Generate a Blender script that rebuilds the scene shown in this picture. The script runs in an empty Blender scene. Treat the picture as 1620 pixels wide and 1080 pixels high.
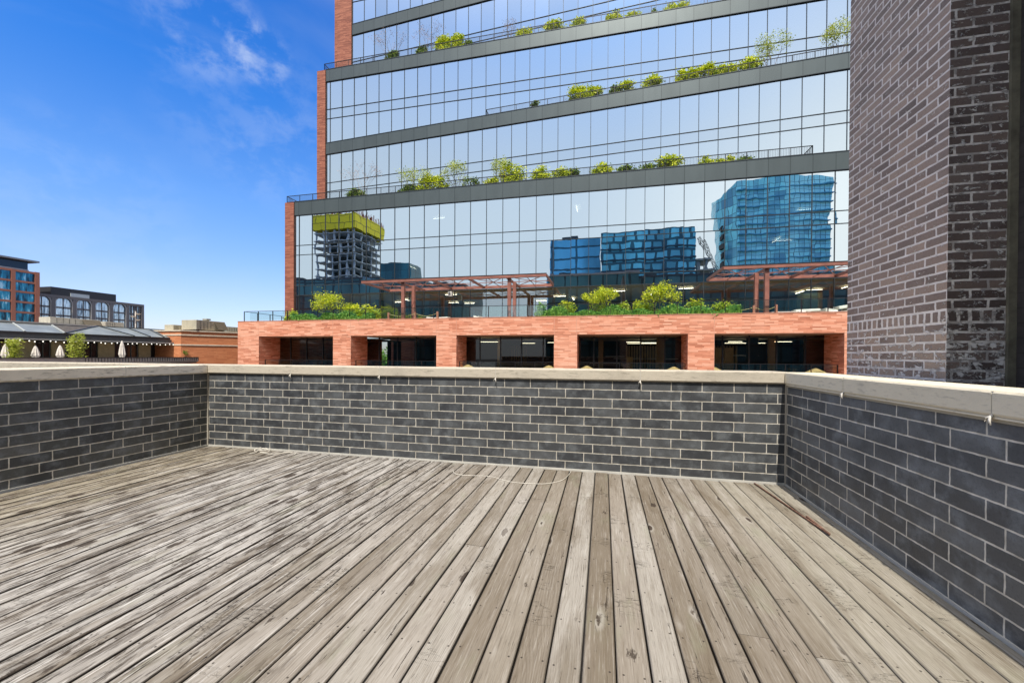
import bpy, math, random
from mathutils import Vector, Matrix
from math import radians, sin, cos, pi
random.seed(11)
C = bpy.context.scene.collection
scn = bpy.context.scene

# ------------------------------------------------------------------ camera
EYE = 1.2868
YAW, PITCH, ROLL = -0.2234, -0.0072, 0.0055
cam_d = bpy.data.cameras.new('camera'); cam = bpy.data.objects.new('camera', cam_d); C.objects.link(cam)
fw = Vector((sin(YAW)*cos(PITCH), cos(YAW)*cos(PITCH), sin(PITCH)))
rt0 = Vector((cos(YAW), -sin(YAW), 0)); up0 = rt0.cross(fw)
rt = rt0*cos(ROLL) + up0*sin(ROLL); up = up0*cos(ROLL) - rt0*sin(ROLL)
m = Matrix((rt, up, -fw)).transposed().to_4x4(); m.translation = (0, 0, EYE)
cam.matrix_world = m
cam_d.sensor_fit = 'HORIZONTAL'; cam_d.sensor_width = 36; cam_d.lens = 635.0/1620*36
cam_d.shift_y = 26.54/1620; cam_d.clip_start = 0.05; cam_d.clip_end = 3000
scn.camera = cam

# ------------------------------------------------------------------ sky and sun
SUN_EL, SUN_AZ = radians(58), radians(175.5)
w = bpy.data.worlds.new('World'); scn.world = w; w.use_nodes = True
nt = w.node_tree; N = nt.nodes; Lk = nt.links
for n in list(N): N.remove(n)
out = N.new('ShaderNodeOutputWorld'); bg = N.new('ShaderNodeBackground'); bg.inputs['Strength'].default_value = 0.15
sky = N.new('ShaderNodeTexSky'); sky.sky_type = 'NISHITA'; sky.sun_disc = False
sky.sun_elevation = SUN_EL; sky.sun_rotation = SUN_AZ; sky.altitude = 0
sky.air_density = 1.0; sky.dust_density = 0.6; sky.ozone_density = 3.0
def WN(t, ins=None, **kw):
    nd = N.new('ShaderNode'+t)
    for k, v in kw.items(): setattr(nd, k, v)
    for k, v in (ins or {}).items():
        if hasattr(v, 'is_output'): Lk.new(v, nd.inputs[k])
        else: nd.inputs[k].default_value = v
    return nd
def WM(op, a, b=0.0, c=0.0, cl=False): return WN('Math', {0: a, 1: b, 2: c}, operation=op, use_clamp=cl).outputs[0]
def WS(f, a, b): return WN('MapRange', {0: f, 1: a, 2: b, 3: 0.0, 4: 1.0}, interpolation_type='SMOOTHSTEP').outputs[0]
def WX(f, a, b, mode='MIX'):
    nd = N.new('ShaderNodeMix'); nd.data_type = 'RGBA'; nd.blend_type = mode
    I = {'Factor': nd.inputs['Factor'], 'A': [q for q in nd.inputs if q.name == 'A' and q.type == 'RGBA'][0], 'B': [q for q in nd.inputs if q.name == 'B' and q.type == 'RGBA'][0]}
    for k, v in (('Factor', f), ('A', a), ('B', b)):
        if hasattr(v, 'is_output'): Lk.new(v, I[k])
        else: I[k].default_value = v if isinstance(v, float) else (*v, 1)
    return [q for q in nd.outputs if q.type == 'RGBA'][0]
dirv = N.new('ShaderNodeTexCoord').outputs['Generated']
dz = WN('SeparateXYZ', {0: dirv}).outputs
ramp = N.new('ShaderNodeValToRGB'); Lk.new(dz[2], ramp.inputs[0])
for k, (p_, c_) in enumerate([(0.0, (.74, .69, .83)), (.12, (.68, .69, .86)), (.30, (.49, .73, 1.02)), (.48, (.20, .62, 1.13)), (.75, (.08, .50, 1.13))]):
    e_ = ramp.color_ramp.elements
    if k >= 2: e_.new(.5)
    e_[k].position = p_; e_[k].color = (*c_, 1)
col = WX(1.0, sky.outputs[0], ramp.outputs[0], 'MULTIPLY')
# thin bright haze on the sun's side of the sky, very faint veils elsewhere
south = WS(WM('MULTIPLY', dz[1], -1.0), -.15, .55)
high = WS(dz[2], .30, .85)
hz = WM('MULTIPLY', south, WM('SUBTRACT', .88, WM('MULTIPLY', high, .55)))
col = WX(hz, col, (3.2, 3.52, 3.78))
se = WM('MULTIPLY', WM('MULTIPLY', south, WS(dz[0], -.15, .45)), WM('SUBTRACT', 1.0, WM('MULTIPLY', WS(dz[2], .25, .7), .75)))
col = WX(WM('MULTIPLY', se, .85), col, (4.95, 5.1, 5.25))
col = WX(WM('MULTIPLY', WS(dz[2], .60, .80), .85), col, (6.9, 6.45, 5.8))  # unseen overhead brightness added as fill light for shaded surfaces
def wnoise(sc, det, ro, di, mul):
    v_ = WN('VectorMath', {0: dirv, 1: mul}, operation='MULTIPLY').outputs[0]
    return WN('TexNoise', {'Vector': v_, 'Scale': sc, 'Detail': det, 'Roughness': ro, 'Distortion': di}).outputs['Fac']
veil = WM('MULTIPLY', WS(wnoise(1.3, 6, .55, .6, (1.5, 1.5, 5)), .47, .75), .15)
col = WX(veil, col, (2.7, 3.2, 4.0))
puffn = WS(wnoise(15, 8, .60, .2, (1.1, 1.1, 1.6)), .40, .66)
puffs = None
for (dx, dy, dz_), c1, c0, amt in (((-.645, .532, .548), .9978, .9948, .15), ((-.598, .60, .531), .9994, .9982, .24), ((-.639, .624, .449), .998, .984, .08), ((-.607, .699, .378), .999, .990, .05), ((-.852, .473, .223), .998, .978, .07)):
    dt = WN('VectorMath', {0: dirv, 1: (dx, dy, dz_)}, operation='DOT_PRODUCT').outputs['Value']
    g_ = WM('MULTIPLY', WM('MULTIPLY', WS(dt, c0, c1), puffn), amt)
    puffs = g_ if puffs is None else WM('ADD', puffs, g_)
col = WX(puffs, col, (3.5, 3.9, 4.5))
Lk.new(col, bg.inputs[0]); Lk.new(bg.outputs[0], out.inputs[0])
sd = bpy.data.lights.new('sun', 'SUN'); sd.energy = 3.7; sd.angle = radians(0.6); sd.color = (1, .95, .88)
so = bpy.data.objects.new('sun', sd); C.objects.link(so)
sdir = Vector((sin(SUN_AZ)*cos(SUN_EL), cos(SUN_AZ)*cos(SUN_EL), sin(SUN_EL)))
so.rotation_euler = sdir.to_track_quat('Z', 'Y').to_euler(); so.location = (0, 0, 60)
scn.view_settings.view_transform = 'Standard'; scn.view_settings.look = 'None'
scn.view_settings.exposure = 0.6; scn.view_settings.gamma = 1
scn.cycles.max_bounces = 8; scn.cycles.transparent_max_bounces = 16; scn.cycles.caustics_reflective = False; scn.cycles.caustics_refractive = False

# ------------------------------------------------------------------ material helper
class Mat:
    def __init__(s, name, base=(.5, .5, .5), rough=.7, metal=0.0, spec=.5):
        s.m = bpy.data.materials.new(name); s.m.use_nodes = True
        s.t = s.m.node_tree; s.b = s.t.nodes['Principled BSDF']; s.o = s.t.nodes['Material Output']
        s.set('Base Color', (*base, 1)); s.set('Roughness', rough); s.set('Metallic', metal); s.set('Specular IOR Level', spec)
    def set(s, k, v):
        if hasattr(v, 'is_output'): s.t.links.new(v, s.b.inputs[k])
        else: s.b.inputs[k].default_value = v
    def n(s, typ, ins=None, **kw):
        nd = s.t.nodes.new('ShaderNode'+typ)
        for k, v in kw.items(): setattr(nd, k, v)
        for k, v in (ins or {}).items():
            if hasattr(v, 'is_output'): s.t.links.new(v, nd.inputs[k])
            else: nd.inputs[k].default_value = v
        return nd
    def uv(s): return s.n('UVMap').outputs[0]
    def math(s, op, a, b=0.0, c=0.0, clamp=False):
        return s.n('Math', {0: a, 1: b, 2: c}, operation=op, use_clamp=clamp).outputs[0]
    def vmul(s, v, k): return s.n('VectorMath', {0: v, 1: k}, operation='MULTIPLY').outputs[0]
    def vadd(s, v, k): return s.n('VectorMath', {0: v, 1: k}, operation='ADD').outputs[0]
    def noise(s, v, scale=5, detail=4, rough=.5, dist=0): return s.n('TexNoise', {'Vector': v, 'Scale': scale, 'Detail': detail, 'Roughness': rough, 'Distortion': dist})
    def ramp(s, f, pts):
        nd = s.n('ValToRGB', {0: f}); e = nd.color_ramp.elements
        while len(e) < len(pts): e.new(.5)
        for i, (p, c) in enumerate(pts): e[i].position = p; e[i].color = (*c, 1) if len(c) == 3 else c
        return nd.outputs[0]
    def step(s, f, a, b): return s.n('MapRange', {0: f, 1: a, 2: b, 3: 0.0, 4: 1.0}, interpolation_type='SMOOTHSTEP').outputs[0]
    def mix(s, f, a, b, mode='MIX'):
        nd = s.n('Mix', data_type='RGBA', blend_type=mode)
        for k, v in (('Factor', f), ('A', a), ('B', b)):
            i = nd.inputs[k] if k == 'Factor' else [q for q in nd.inputs if q.name == k and q.type == 'RGBA'][0]
            if hasattr(v, 'is_output'): s.t.links.new(v, i)
            elif isinstance(v, (tuple, list)): i.default_value = (*v, 1) if len(v) == 3 else v
            else: i.default_value = v
        return [q for q in nd.outputs if q.type == 'RGBA'][0]
    def bump(s, h, strength=.5, dist=.01):
        s.set('Normal', s.n('Bump', {'Height': h, 'Strength': strength, 'Distance': dist}).outputs[0])
    def island(s): return s.n('NewGeometry').outputs['Random Per Island']
    def sep(s, v): return s.n('SeparateXYZ', {0: v}).outputs
    def comb(s, x, y, z=0.0): return s.n('CombineXYZ', {0: x, 1: y, 2: z}).outputs[0]

def plain(name, base, rough=.7, metal=0., var=.15, scale=3.0, spec=.5):
    M_ = Mat(name, base, rough, metal, spec)
    pos = M_.n('TexCoord').outputs['Object']
    f = M_.noise(pos, scale, 5, .6).outputs['Fac']
    lo = tuple(c*(1-var) for c in base); hi = tuple(min(1, c*(1+var)) for c in base)
    M_.set('Base Color', M_.ramp(f, [(.3, lo), (.7, hi)]))
    return M_.m

# --- brick of the parapets: long charcoal units in pale mortar
def parapet_brick(name, u0, off, z0=0.0, cool=True, efflo=False, gain=1.0, mg=1.0):
    q = Mat(name, rough=.42)
    uv = q.uv(); p = q.vadd(uv, (-u0, -z0, 0))
    wob = q.noise(uv, 22, 3).outputs['Color']
    p = q.vadd(p, q.vmul(q.vadd(wob, (-.5, -.5, 0)), (.008, .006, 0)))
    br = q.n('TexBrick', {'Vector': p, 'Color1': (0, 0, 0, 1), 'Color2': (1, 1, 1, 1), 'Mortar': (.5, .5, .5, 1), 'Scale': 1.0, 'Mortar Size': .0055,
             'Mortar Smooth': .25, 'Bias': 0.0, 'Brick Width': .3048, 'Row Height': .1016}, offset=off, offset_frequency=2)
    rnd = br.outputs['Color']; fac = br.outputs['Fac']
    if cool: c0, c1, c2 = (.040, .043, .047), (.056, .059, .062), (.088, .092, .094)
    else: c0, c1, c2 = (.038, .040, .040), (.058, .060, .055), (.085, .085, .078)
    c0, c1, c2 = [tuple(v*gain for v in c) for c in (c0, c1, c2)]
    per = q.ramp(rnd, [(0, c0), (.45, c1), (1, c2)])
    clo = q.noise(uv, 7, 6, .62).outputs['Fac']; fin = q.noise(uv, 75, 4, .6).outputs['Fac']
    col = q.mix(q.math('MULTIPLY', q.step(clo, .44, .70), .85), per, (.125*gain, .134*gain, .138*gain))
    blo = q.noise(uv, 2.3, 5, .6).outputs['Fac']
    col = q.mix(q.math('MULTIPLY', q.step(blo, .52, .36), .45), col, (.028, .030, .034))
    col = q.mix(q.math('MULTIPLY', q.step(fin, .5, .72), .35), col, (.02, .022, .025))
    smear = q.step(q.noise(q.vmul(uv, (1, .45, 1)), 26, 7, .74).outputs['Fac'], .635, .72)
    col = q.mix(q.math('MULTIPLY', smear, .55), col, (.36, .35, .33))
    mn = q.noise(uv, 14, 4).outputs['Fac']
    mort = q.ramp(mn, [(.3, tuple(c*mg for c in (.34, .31, .25))), (.7, tuple(c*mg for c in (.60, .56, .48)))])
    ew = q.sep(q.vadd(q.vmul(q.noise(uv, 3.2, 6, .65).outputs['Color'], (1, 1, 1)), (0, 0, 0)))[1]
    if efflo:
        v = q.sep(uv)[1]
        lowf = q.math('MULTIPLY', q.step(v, .17, .0), q.step(q.noise(q.vmul(uv, (1, 2, 1)), 5, 6, .7).outputs['Fac'], .42, .68))
        col = q.mix(q.math('MULTIPLY', lowf, .6), col, (.30, .31, .31))
    q.set('Base Color', q.mix(fac, col, mort))
    q.set('Roughness', q.mix(fac, q.ramp(clo, [(.3, (.34,)*3), (.7, (.58,)*3)]), (.9, .9, .9)))
    h = q.math('ADD', q.math('MULTIPLY', fac, -1.0), q.math('MULTIPLY', fin, .22))
    h = q.math('ADD', h, q.math('MULTIPLY', clo, .35))
    q.bump(h, .75, .006)
    return q.m

# --- old dark brick of the chimney stack (modular courses, one rowlock course, smeared mortar)
def stack_brick(name, u0, dark):
    q = Mat(name, rough=.62)
    uv = q.uv()
    wob = q.noise(uv, 17, 4, .6).outputs['Color']
    p = q.vadd(uv, q.vmul(q.vadd(wob, (-.5, -.5, 0)), (.020, .009, 0)))
    v = q.sep(uv)[1]
    edge_n = q.noise(uv, 26, 5, .7).outputs['Fac']
    def bt(off, bw, rh, ms, fo):
        return q.n('TexBrick', {'Vector': q.vadd(p, off), 'Color1': (0, 0, 0, 1), 'Color2': (1, 1, 1, 1), 'Scale': 1.0, 'Mortar Size': ms,
                   'Mortar Smooth': .15, 'Bias': 0.0, 'Brick Width': bw, 'Row Height': rh}, offset=fo, offset_frequency=2)
    ms = .0092
    a = bt((-u0, -1.5350, 0), .2032, .0677, ms, .5)       # below
    b = bt((-u0, -1.6290, 0), .2032, .0677, ms*.9, .5)    # above
    r = bt((-u0, -1.5350, 0), .0677, .094, ms*1.3, 0.0)   # rowlock
    hi = q.math('GREATER_THAN', v, 1.629); lo = q.math('LESS_THAN', v, 1.535)
    fac = q.mix(hi, q.mix(lo, r.outputs['Fac'], a.outputs['Fac']), b.outputs['Fac'])
    rnd = q.mix(hi, q.mix(lo, r.outputs['Color'], a.outputs['Color']), b.outputs['Color'])
    if dark: cs = [(0, (.085, .064, .058)), (.5, (.15, .112, .098)), (1, (.24, .180, .150))]  # front face: darker copy of the brick, its shade put into the colour
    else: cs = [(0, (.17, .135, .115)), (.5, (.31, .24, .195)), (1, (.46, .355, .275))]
    col = q.ramp(rnd, cs)
    big = q.noise(uv, 2.2, 5, .6).outputs['Fac']; fin = q.noise(uv, 60, 5, .65).outputs['Fac']
    col = q.mix(q.math('MULTIPLY', q.step(big, .42, .66), .6), col, (.33, .27, .23) if not dark else (.17, .14, .13))
    col = q.mix(q.math('MULTIPLY', q.step(fin, .5, .75), .4), col, (.03, .025, .025))
    low = q.step(v, 1.75, 1.25)
    thr = q.math('SUBTRACT', .565 if dark else .60, q.math('MULTIPLY', low, .07))
    sm = q.noise(q.vmul(uv, (.8, 1.3, 1)), 17, 9, .74, .4).outputs['Fac']
    smear = q.step(q.math('SUBTRACT', sm, thr), -.01, .045)
    col = q.mix(q.math('MULTIPLY', smear, .85), col, (.88, .86, .83))
    mort = q.ramp(q.noise(uv, 12, 5, .6).outputs['Fac'], [(.35, (.70, .66, .62) if dark else (.74, .70, .65)), (.7, (.88, .85, .81))])
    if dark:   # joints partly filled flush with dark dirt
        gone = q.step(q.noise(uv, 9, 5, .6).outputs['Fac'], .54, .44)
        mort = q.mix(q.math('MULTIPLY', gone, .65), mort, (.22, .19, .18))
    q.set('Base Color', q.mix(fac, col, mort))
    h = q.math('ADD', q.math('MULTIPLY', fac, -1.0), q.math('MULTIPLY', fin, .35))
    h = q.math('ADD', h, q.math('MULTIPLY', smear, .8))
    q.bump(h, .9, .007)
    return q.m

# --- thin roman brick of the building opposite
def red_brick(name, c_lo, c_mid, c_hi, rough=.8):
    q = Mat(name, rough=rough); uv = q.uv()
    p = q.vadd(uv, q.vmul(q.vadd(q.noise(q.vmul(uv, (.5, 2, 1)), 1.2, 3).outputs['Color'], (-.5, -.5, 0)), (.0, .10, 0)))
    br = q.n('TexBrick', {'Vector': p, 'Color1': (0, 0, 0, 1), 'Color2': (1, 1, 1, 1), 'Scale': 1.0, 'Mortar Size': .006, 'Mortar Smooth': .4,
             'Brick Width': .82, 'Row Height': .105}, offset=.37, offset_frequency=2, squash=.7, squash_frequency=3)
    st = q.noise(q.vmul(p, (.9, 11, 1)), 1.6, 5, .7).outputs['Fac']
    f = q.math('ADD', q.math('MULTIPLY', q.math('MULTIPLY', br.outputs['Color'], 1.0), .45), q.math('MULTIPLY', st, .62))
    col = q.ramp(f, [(.22, c_lo), (.52, c_mid), (.86, c_hi)])
    col = q.mix(q.math('MULTIPLY', br.outputs['Fac'], .35), col, tuple(c*.5 for c in c_mid))
    big = q.noise(uv, .35, 3).outputs['Fac']
    col = q.mix(q.math('MULTIPLY', q.step(big, .4, .7), .25), col, c_hi)
    q.set('Base Color', col); q.bump(f, .6, .03)
    return q.m

# --- weathered decking
def deck_wood():
    q = Mat('weathered_decking', rough=.80, spec=.2)
    uv = q.uv(); r = q.island(); S = q.sep(uv); u, v = S[0], S[1]
    X = q.sep(q.n('NewGeometry').outputs['Position'])[0]
    M = lambda a, b: q.math('MULTIPLY', a, b)
    left = q.step(X, -.7, -2.4)
    r2 = q.math('FRACT', M(r, 57.31)); r3 = q.math('FRACT', M(r, 173.7)); r4 = q.math('FRACT', M(r, 411.3))
    P = q.comb(q.math('ADD', u, M(r, 97.0)), q.math('ADD', v, M(r, 31.0)), 0.0)
    base = q.ramp(r2, [(0, (.225, .190, .145)), (.14, (.36, .325, .28)), (.34, (.27, .235, .19)), (.5, (.39, .36, .32)), (.68, (.30, .265, .215)), (.84, (.42, .395, .355)), (1, (.20, .165, .12))])
    right = q.step(X, .75, 1.3)
    base = q.mix(M(right, .5), base, (.44, .42, .35))
    base = q.mix(M(left, .65), base, (.50, .49, .475))
    base = q.mix(M(q.step(X, -3.6, -5.0), .75), base, (.33, .285, .20))
    # slow tone changes along a board
    blot = q.noise(q.vmul(P, (7, .9, 1)), 1.0, 6, .62, .5).outputs['Fac']
    col = q.mix(M(q.step(blot, .48, .66), .60), base, (.20, .165, .12))
    col = q.mix(M(q.step(blot, .46, .30), .50), col, (.50, .47, .43))
    green = q.noise(q.vmul(P, (4, 1.7, 1)), 1.0, 4, .6).outputs['Fac']
    col = q.mix(M(q.step(green, .56, .72), .28), col, (.30, .32, .22))
    # knots: dark oval, pale collar, grain bending round it
    kv = q.vmul(P, (7.5, 2.3, 1))
    vo = q.n('TexVoronoi', {'Vector': q.vadd(kv, q.vmul(q.noise(P, 9, 3).outputs['Color'], (.22, .22, 0))), 'Scale': 1.0, 'Randomness': 1.0})
    kd = vo.outputs['Distance']; kc = q.sep(vo.outputs['Color']); kr = kc[0]
    isk = q.math('GREATER_THAN', kr, .52); ks = q.math('ADD', .035, M(M(kc[1], kc[1]), .14))
    # grain
    wv = q.noise(q.vmul(P, (2.2, .45, 1)), 2.0, 3, .5).outputs['Fac']
    bend = M(M(q.step(kd, .50, .0), isk), .030)
    ring = q.math('SINE', M(q.math('ADD', q.math('ADD', u, M(wv, .20)), bend), 560.0))
    g1 = q.noise(q.vmul(P, (130, 4.2, 1)), 1.0, 6, .68).outputs['Fac']
    g2 = q.noise(q.vmul(q.vadd(P, q.comb(bend, 0.0, 0.0)), (42, 2.3, 1)), 1.0, 8, .74, .35).outputs['Fac']
    g3 = q.noise(q.vmul(P, (95, 9, 1)), 1.0, 4, .7).outputs['Fac']
    rm = M(q.step(ring, .1, 1.0), q.math('ADD', .04, M(M(r3, r3), .34)))
    col = q.mix(rm, col, (.17, .14, .105))
    col = q.mix(M(q.step(g1, .50, .68), .50), col, (.18, .145, .11))
    col = q.mix(M(q.step(g1, .45, .28), .55), col, (.56, .53, .48))
    col = q.mix(M(q.step(g3, .55, .75), .25), col, (.14, .11, .085))
    # weather streaks: brown where the surface has gone, grey fibres between
    thr = q.math('SUBTRACT', q.math('SUBTRACT', .655, M(left, .085)), M(M(r4, r4), .05))
    crack = q.step(q.math('SUBTRACT', g2, thr), -.008, .022)
    col = q.mix(M(crack, .80), col, (.085, .064, .047))
    st = q.noise(q.vmul(P, (13, 2.6, 1)), 1.0, 9, .74, 1.1).outputs['Fac']
    st2 = M(q.step(st, .525, .57), M(q.math('ADD', .12, M(left, .88)), q.math('ADD', .55, M(r3, .45))))
    fib = q.step(g1, .56, .40)
    col = q.mix(M(st2, q.math('SUBTRACT', .92, M(fib, .38))), col, (.090, .068, .050))
    chk = q.noise(q.vmul(P, (190, 4.5, 1)), 1.0, 4, .65).outputs['Fac']
    ck = M(q.step(chk, .615, .68), q.math('ADD', .22, M(left, .45)))
    col = q.mix(ck, col, (.055, .040, .030))
    wh = q.noise(q.vmul(P, (70, 2.6, 1)), 1.0, 5, .7).outputs['Fac']
    col = q.mix(M(q.step(wh, .56, .63), q.math('ADD', .12, M(left, .6))), col, (.74, .72, .69))
    rag = q.noise(q.vmul(P, (60, 22, 1)), 1.0, 5, .72).outputs['Fac']
    kdr = q.math('ADD', kd, M(q.math('SUBTRACT', rag, .5), .16))
    kn = M(q.step(q.math('SUBTRACT', kdr, ks), .02, -.02), isk)
    halo = M(M(q.math('SUBTRACT', q.step(q.math('SUBTRACT', kd, ks), .16, .0), kn), isk), q.step(green, .3, .6))
    col = q.mix(M(halo, .50), col, (.52, .50, .46))
    col = q.mix(M(kn, q.math('ADD', .45, M(kc[2], .45))), col, (.070, .052, .042))
    # ragged dark spots of rot and lifted grain
    v2 = q.n('TexVoronoi', {'Vector': q.vmul(P, (6.2, 3.1, 1)), 'Scale': 1.0, 'Randomness': 1.0}); c2 = q.sep(v2.outputs['Color'])
    sd2 = q.math('ADD', v2.outputs['Distance'], M(q.math('SUBTRACT', q.noise(q.vmul(P, (55, 13, 1)), 1.0, 6, .75).outputs['Fac'], .5), .55))
    sp = M(q.step(q.math('SUBTRACT', sd2, q.math('ADD', q.math('ADD', .02, M(M(c2[1], c2[1]), .22)), M(left, .05))), .03, -.03), q.math('GREATER_THAN', c2[0], q.math('SUBTRACT', .88, M(left, .66))))
    col = q.mix(M(sp, .86), col, (.070, .053, .042))
    # cross checks on a few boards
    cx = q.noise(q.vmul(P, (6, 26, 1)), 1.0, 4, .6, .8).outputs['Fac']
    cc = M(q.step(q.math('ABSOLUTE', q.math('SUBTRACT', cx, .5)), .008, .002), q.step(q.noise(q.vmul(P, (1, 1.4, 1)), 2.0, 1).outputs['Fac'], .60, .66))
    col = q.mix(M(cc, .7), col, (.07, .055, .04))
    au = q.math('ABSOLUTE', u)
    nu = q.math('ABSOLUTE', q.math('SUBTRACT', q.math('SUBTRACT', au, .040), M(r3, .006))); nv = q.math('ABSOLUTE', q.math('SUBTRACT', q.math('PINGPONG', q.math('ADD', v, M(r, .022)), .305), .15))
    nd = q.math('SQRT', q.math('ADD', M(nu, nu), M(nv, nv)))
    col = q.mix(M(q.step(nd, .0058, .0036), .82), col, (.05, .04, .035))
    # board edges painted dark so the gaps look deeper, strongest on the left
    edge = q.step(au, .058, .066)
    col = q.mix(M(q.step(au, .0575, .0640), q.math('ADD', .30, M(left, .65))), col, (.045, .035, .028))
    col = q.n('Gamma', {0: col, 1: 1.22}).outputs[0]
    q.set('Base Color', q.mix(1.0, col, (.95, .945, .935), 'MULTIPLY'))
    h = q.math('SUBTRACT', M(g1, .6), M(crack, .9))
    h = q.math('SUBTRACT', h, M(kn, .6)); h = q.math('SUBTRACT', h, M(ck, 1.0)); h = q.math('SUBTRACT', h, M(cc, .8)); h = q.math('SUBTRACT', h, M(st2, .4))
    q.bump(h, .9, .004)
    return q.m

def limestone(name='coping_limestone', base=(.74, .67, .54), dirt=1.0):
    q = Mat(name, rough=.85); pos = q.n('TexCoord').outputs['Object']
    a = q.noise(pos, 2.1, 6, .65).outputs['Fac']; b = q.noise(q.vmul(pos, (1, 1, 5)), 9, 5, .7).outputs['Fac']; f = q.noise(pos, 110, 3).outputs['Fac']
    r = q.island()
    c0 = q.mix(r, tuple(c*.82 for c in base), tuple(min(1, c*1.16) for c in base))
    col = q.mix(q.math('MULTIPLY', q.step(a, .45, .72), .5*dirt), c0, tuple(c*.60 for c in base))
    col = q.mix(q.math('MULTIPLY', q.step(b, .52, .68), .60*dirt), col, (.20, .175, .13))
    col = q.mix(q.math('MULTIPLY', q.step(f, .45, .7), .15), col, (.7, .66, .57))
    q.set('Base Color', col); q.bump(q.math('ADD', f, b), .35, .003)
    return q.m

def facade_glass(name='mirror_glass', refl=.85, tint=(.89, .965, .96), through=(.42, .50, .48), warp=.0055):
    q = Mat(name); t = q.t
    t.nodes.remove(q.b)
    pos = q.n('NewGeometry').outputs['Position']
    nz = q.noise(q.vmul(pos, (.42, .42, .30)), 1.0, 2, .4).outputs['Fac']
    nz2 = q.noise(q.vmul(pos, (1.7, 1.7, .9)), 1.0, 1, .4).outputs['Fac']
    hh = q.math('ADD', nz, q.math('MULTIPLY', nz2, .16))
    bp = q.n('Bump', {'Height': hh, 'Strength': 1.0, 'Distance': warp}).outputs[0]
    r = q.island()
    tn = q.mix(r, tuple(c*.88 for c in tint), tuple(min(1, c*1.04) for c in tint))
    gl = q.n('BsdfGlossy', {'Color': tn, 'Roughness': 0.0, 'Normal': bp})
    tr = q.n('BsdfTransparent', {'Color': (*through, 1)})
    ms = q.n('MixShader', {0: refl}); t.links.new(tr.outputs[0], ms.inputs[1]); t.links.new(gl.outputs[0], ms.inputs[2])
    t.links.new(ms.outputs[0], q.o.inputs[0])
    return q.m

def clear_glass(name, tint=(.75, .9, .86), refl=.14):
    return facade_glass(name, refl, (1, 1, 1), tint, .0005)

def leaf(name, a, b, c):
    q = Mat(name, rough=.55); r = q.island()
    pos = q.n('TexCoord').outputs['Object']
    n = q.noise(pos, 2.3, 2).outputs['Fac']
    f = q.math('ADD', q.math('MULTIPLY', r, .6), q.math('MULTIPLY', n, .5))
    q.set('Base Color', q.ramp(f, [(.2, a), (.55, b), (.9, c)]))
    q.set('Subsurface Weight', 0.0)
    t = q.t; tl = q.n('BsdfTranslucent', {'Color': q.ramp(f, [(.2, a), (.55, b), (.9, c)])}); ms = q.n('MixShader', {0: .35})
    t.links.new(q.b.outputs[0], ms.inputs[1]); t.links.new(tl.outputs[0], ms.inputs[2]); t.links.new(ms.outputs[0], q.o.inputs[0])
    return q.m

def emis(name, col, st):
    q = Mat(name, col); q.set('Emission Color', (*col, 1)); q.set('Emission Strength', st); return q.m

def panel_metal(name, base, seam=1.524, rough=.42, metal=.35, vs=None):
    q = Mat(name, base, rough, metal); uv = q.uv(); u = q.sep(uv)[0]
    d = q.math('PINGPONG', q.math('ADD', u, 30.23-1.524*40), seam/2)
    ln = q.step(d, .030, .012)
    n = q.noise(q.vmul(uv, (1, .2, 1)), 1.3, 4).outputs['Fac']
    cell = q.n('TexWhiteNoise', {'W': q.math('FLOOR', q.math('DIVIDE', q.math('ADD', u, 30.23-1.524*40), seam))}, noise_dimensions='1D').outputs[0]
    col = q.mix(q.math('MULTIPLY', cell, .35), base, tuple(c*1.3 for c in base))
    col = q.mix(q.math('MULTIPLY', q.step(n, .4, .7), .3), col, tuple(c*.75 for c in base))
    q.set('Base Color', q.mix(q.math('MULTIPLY', ln, .75), col, tuple(c*.3 for c in base)))
    return q.m

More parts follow.
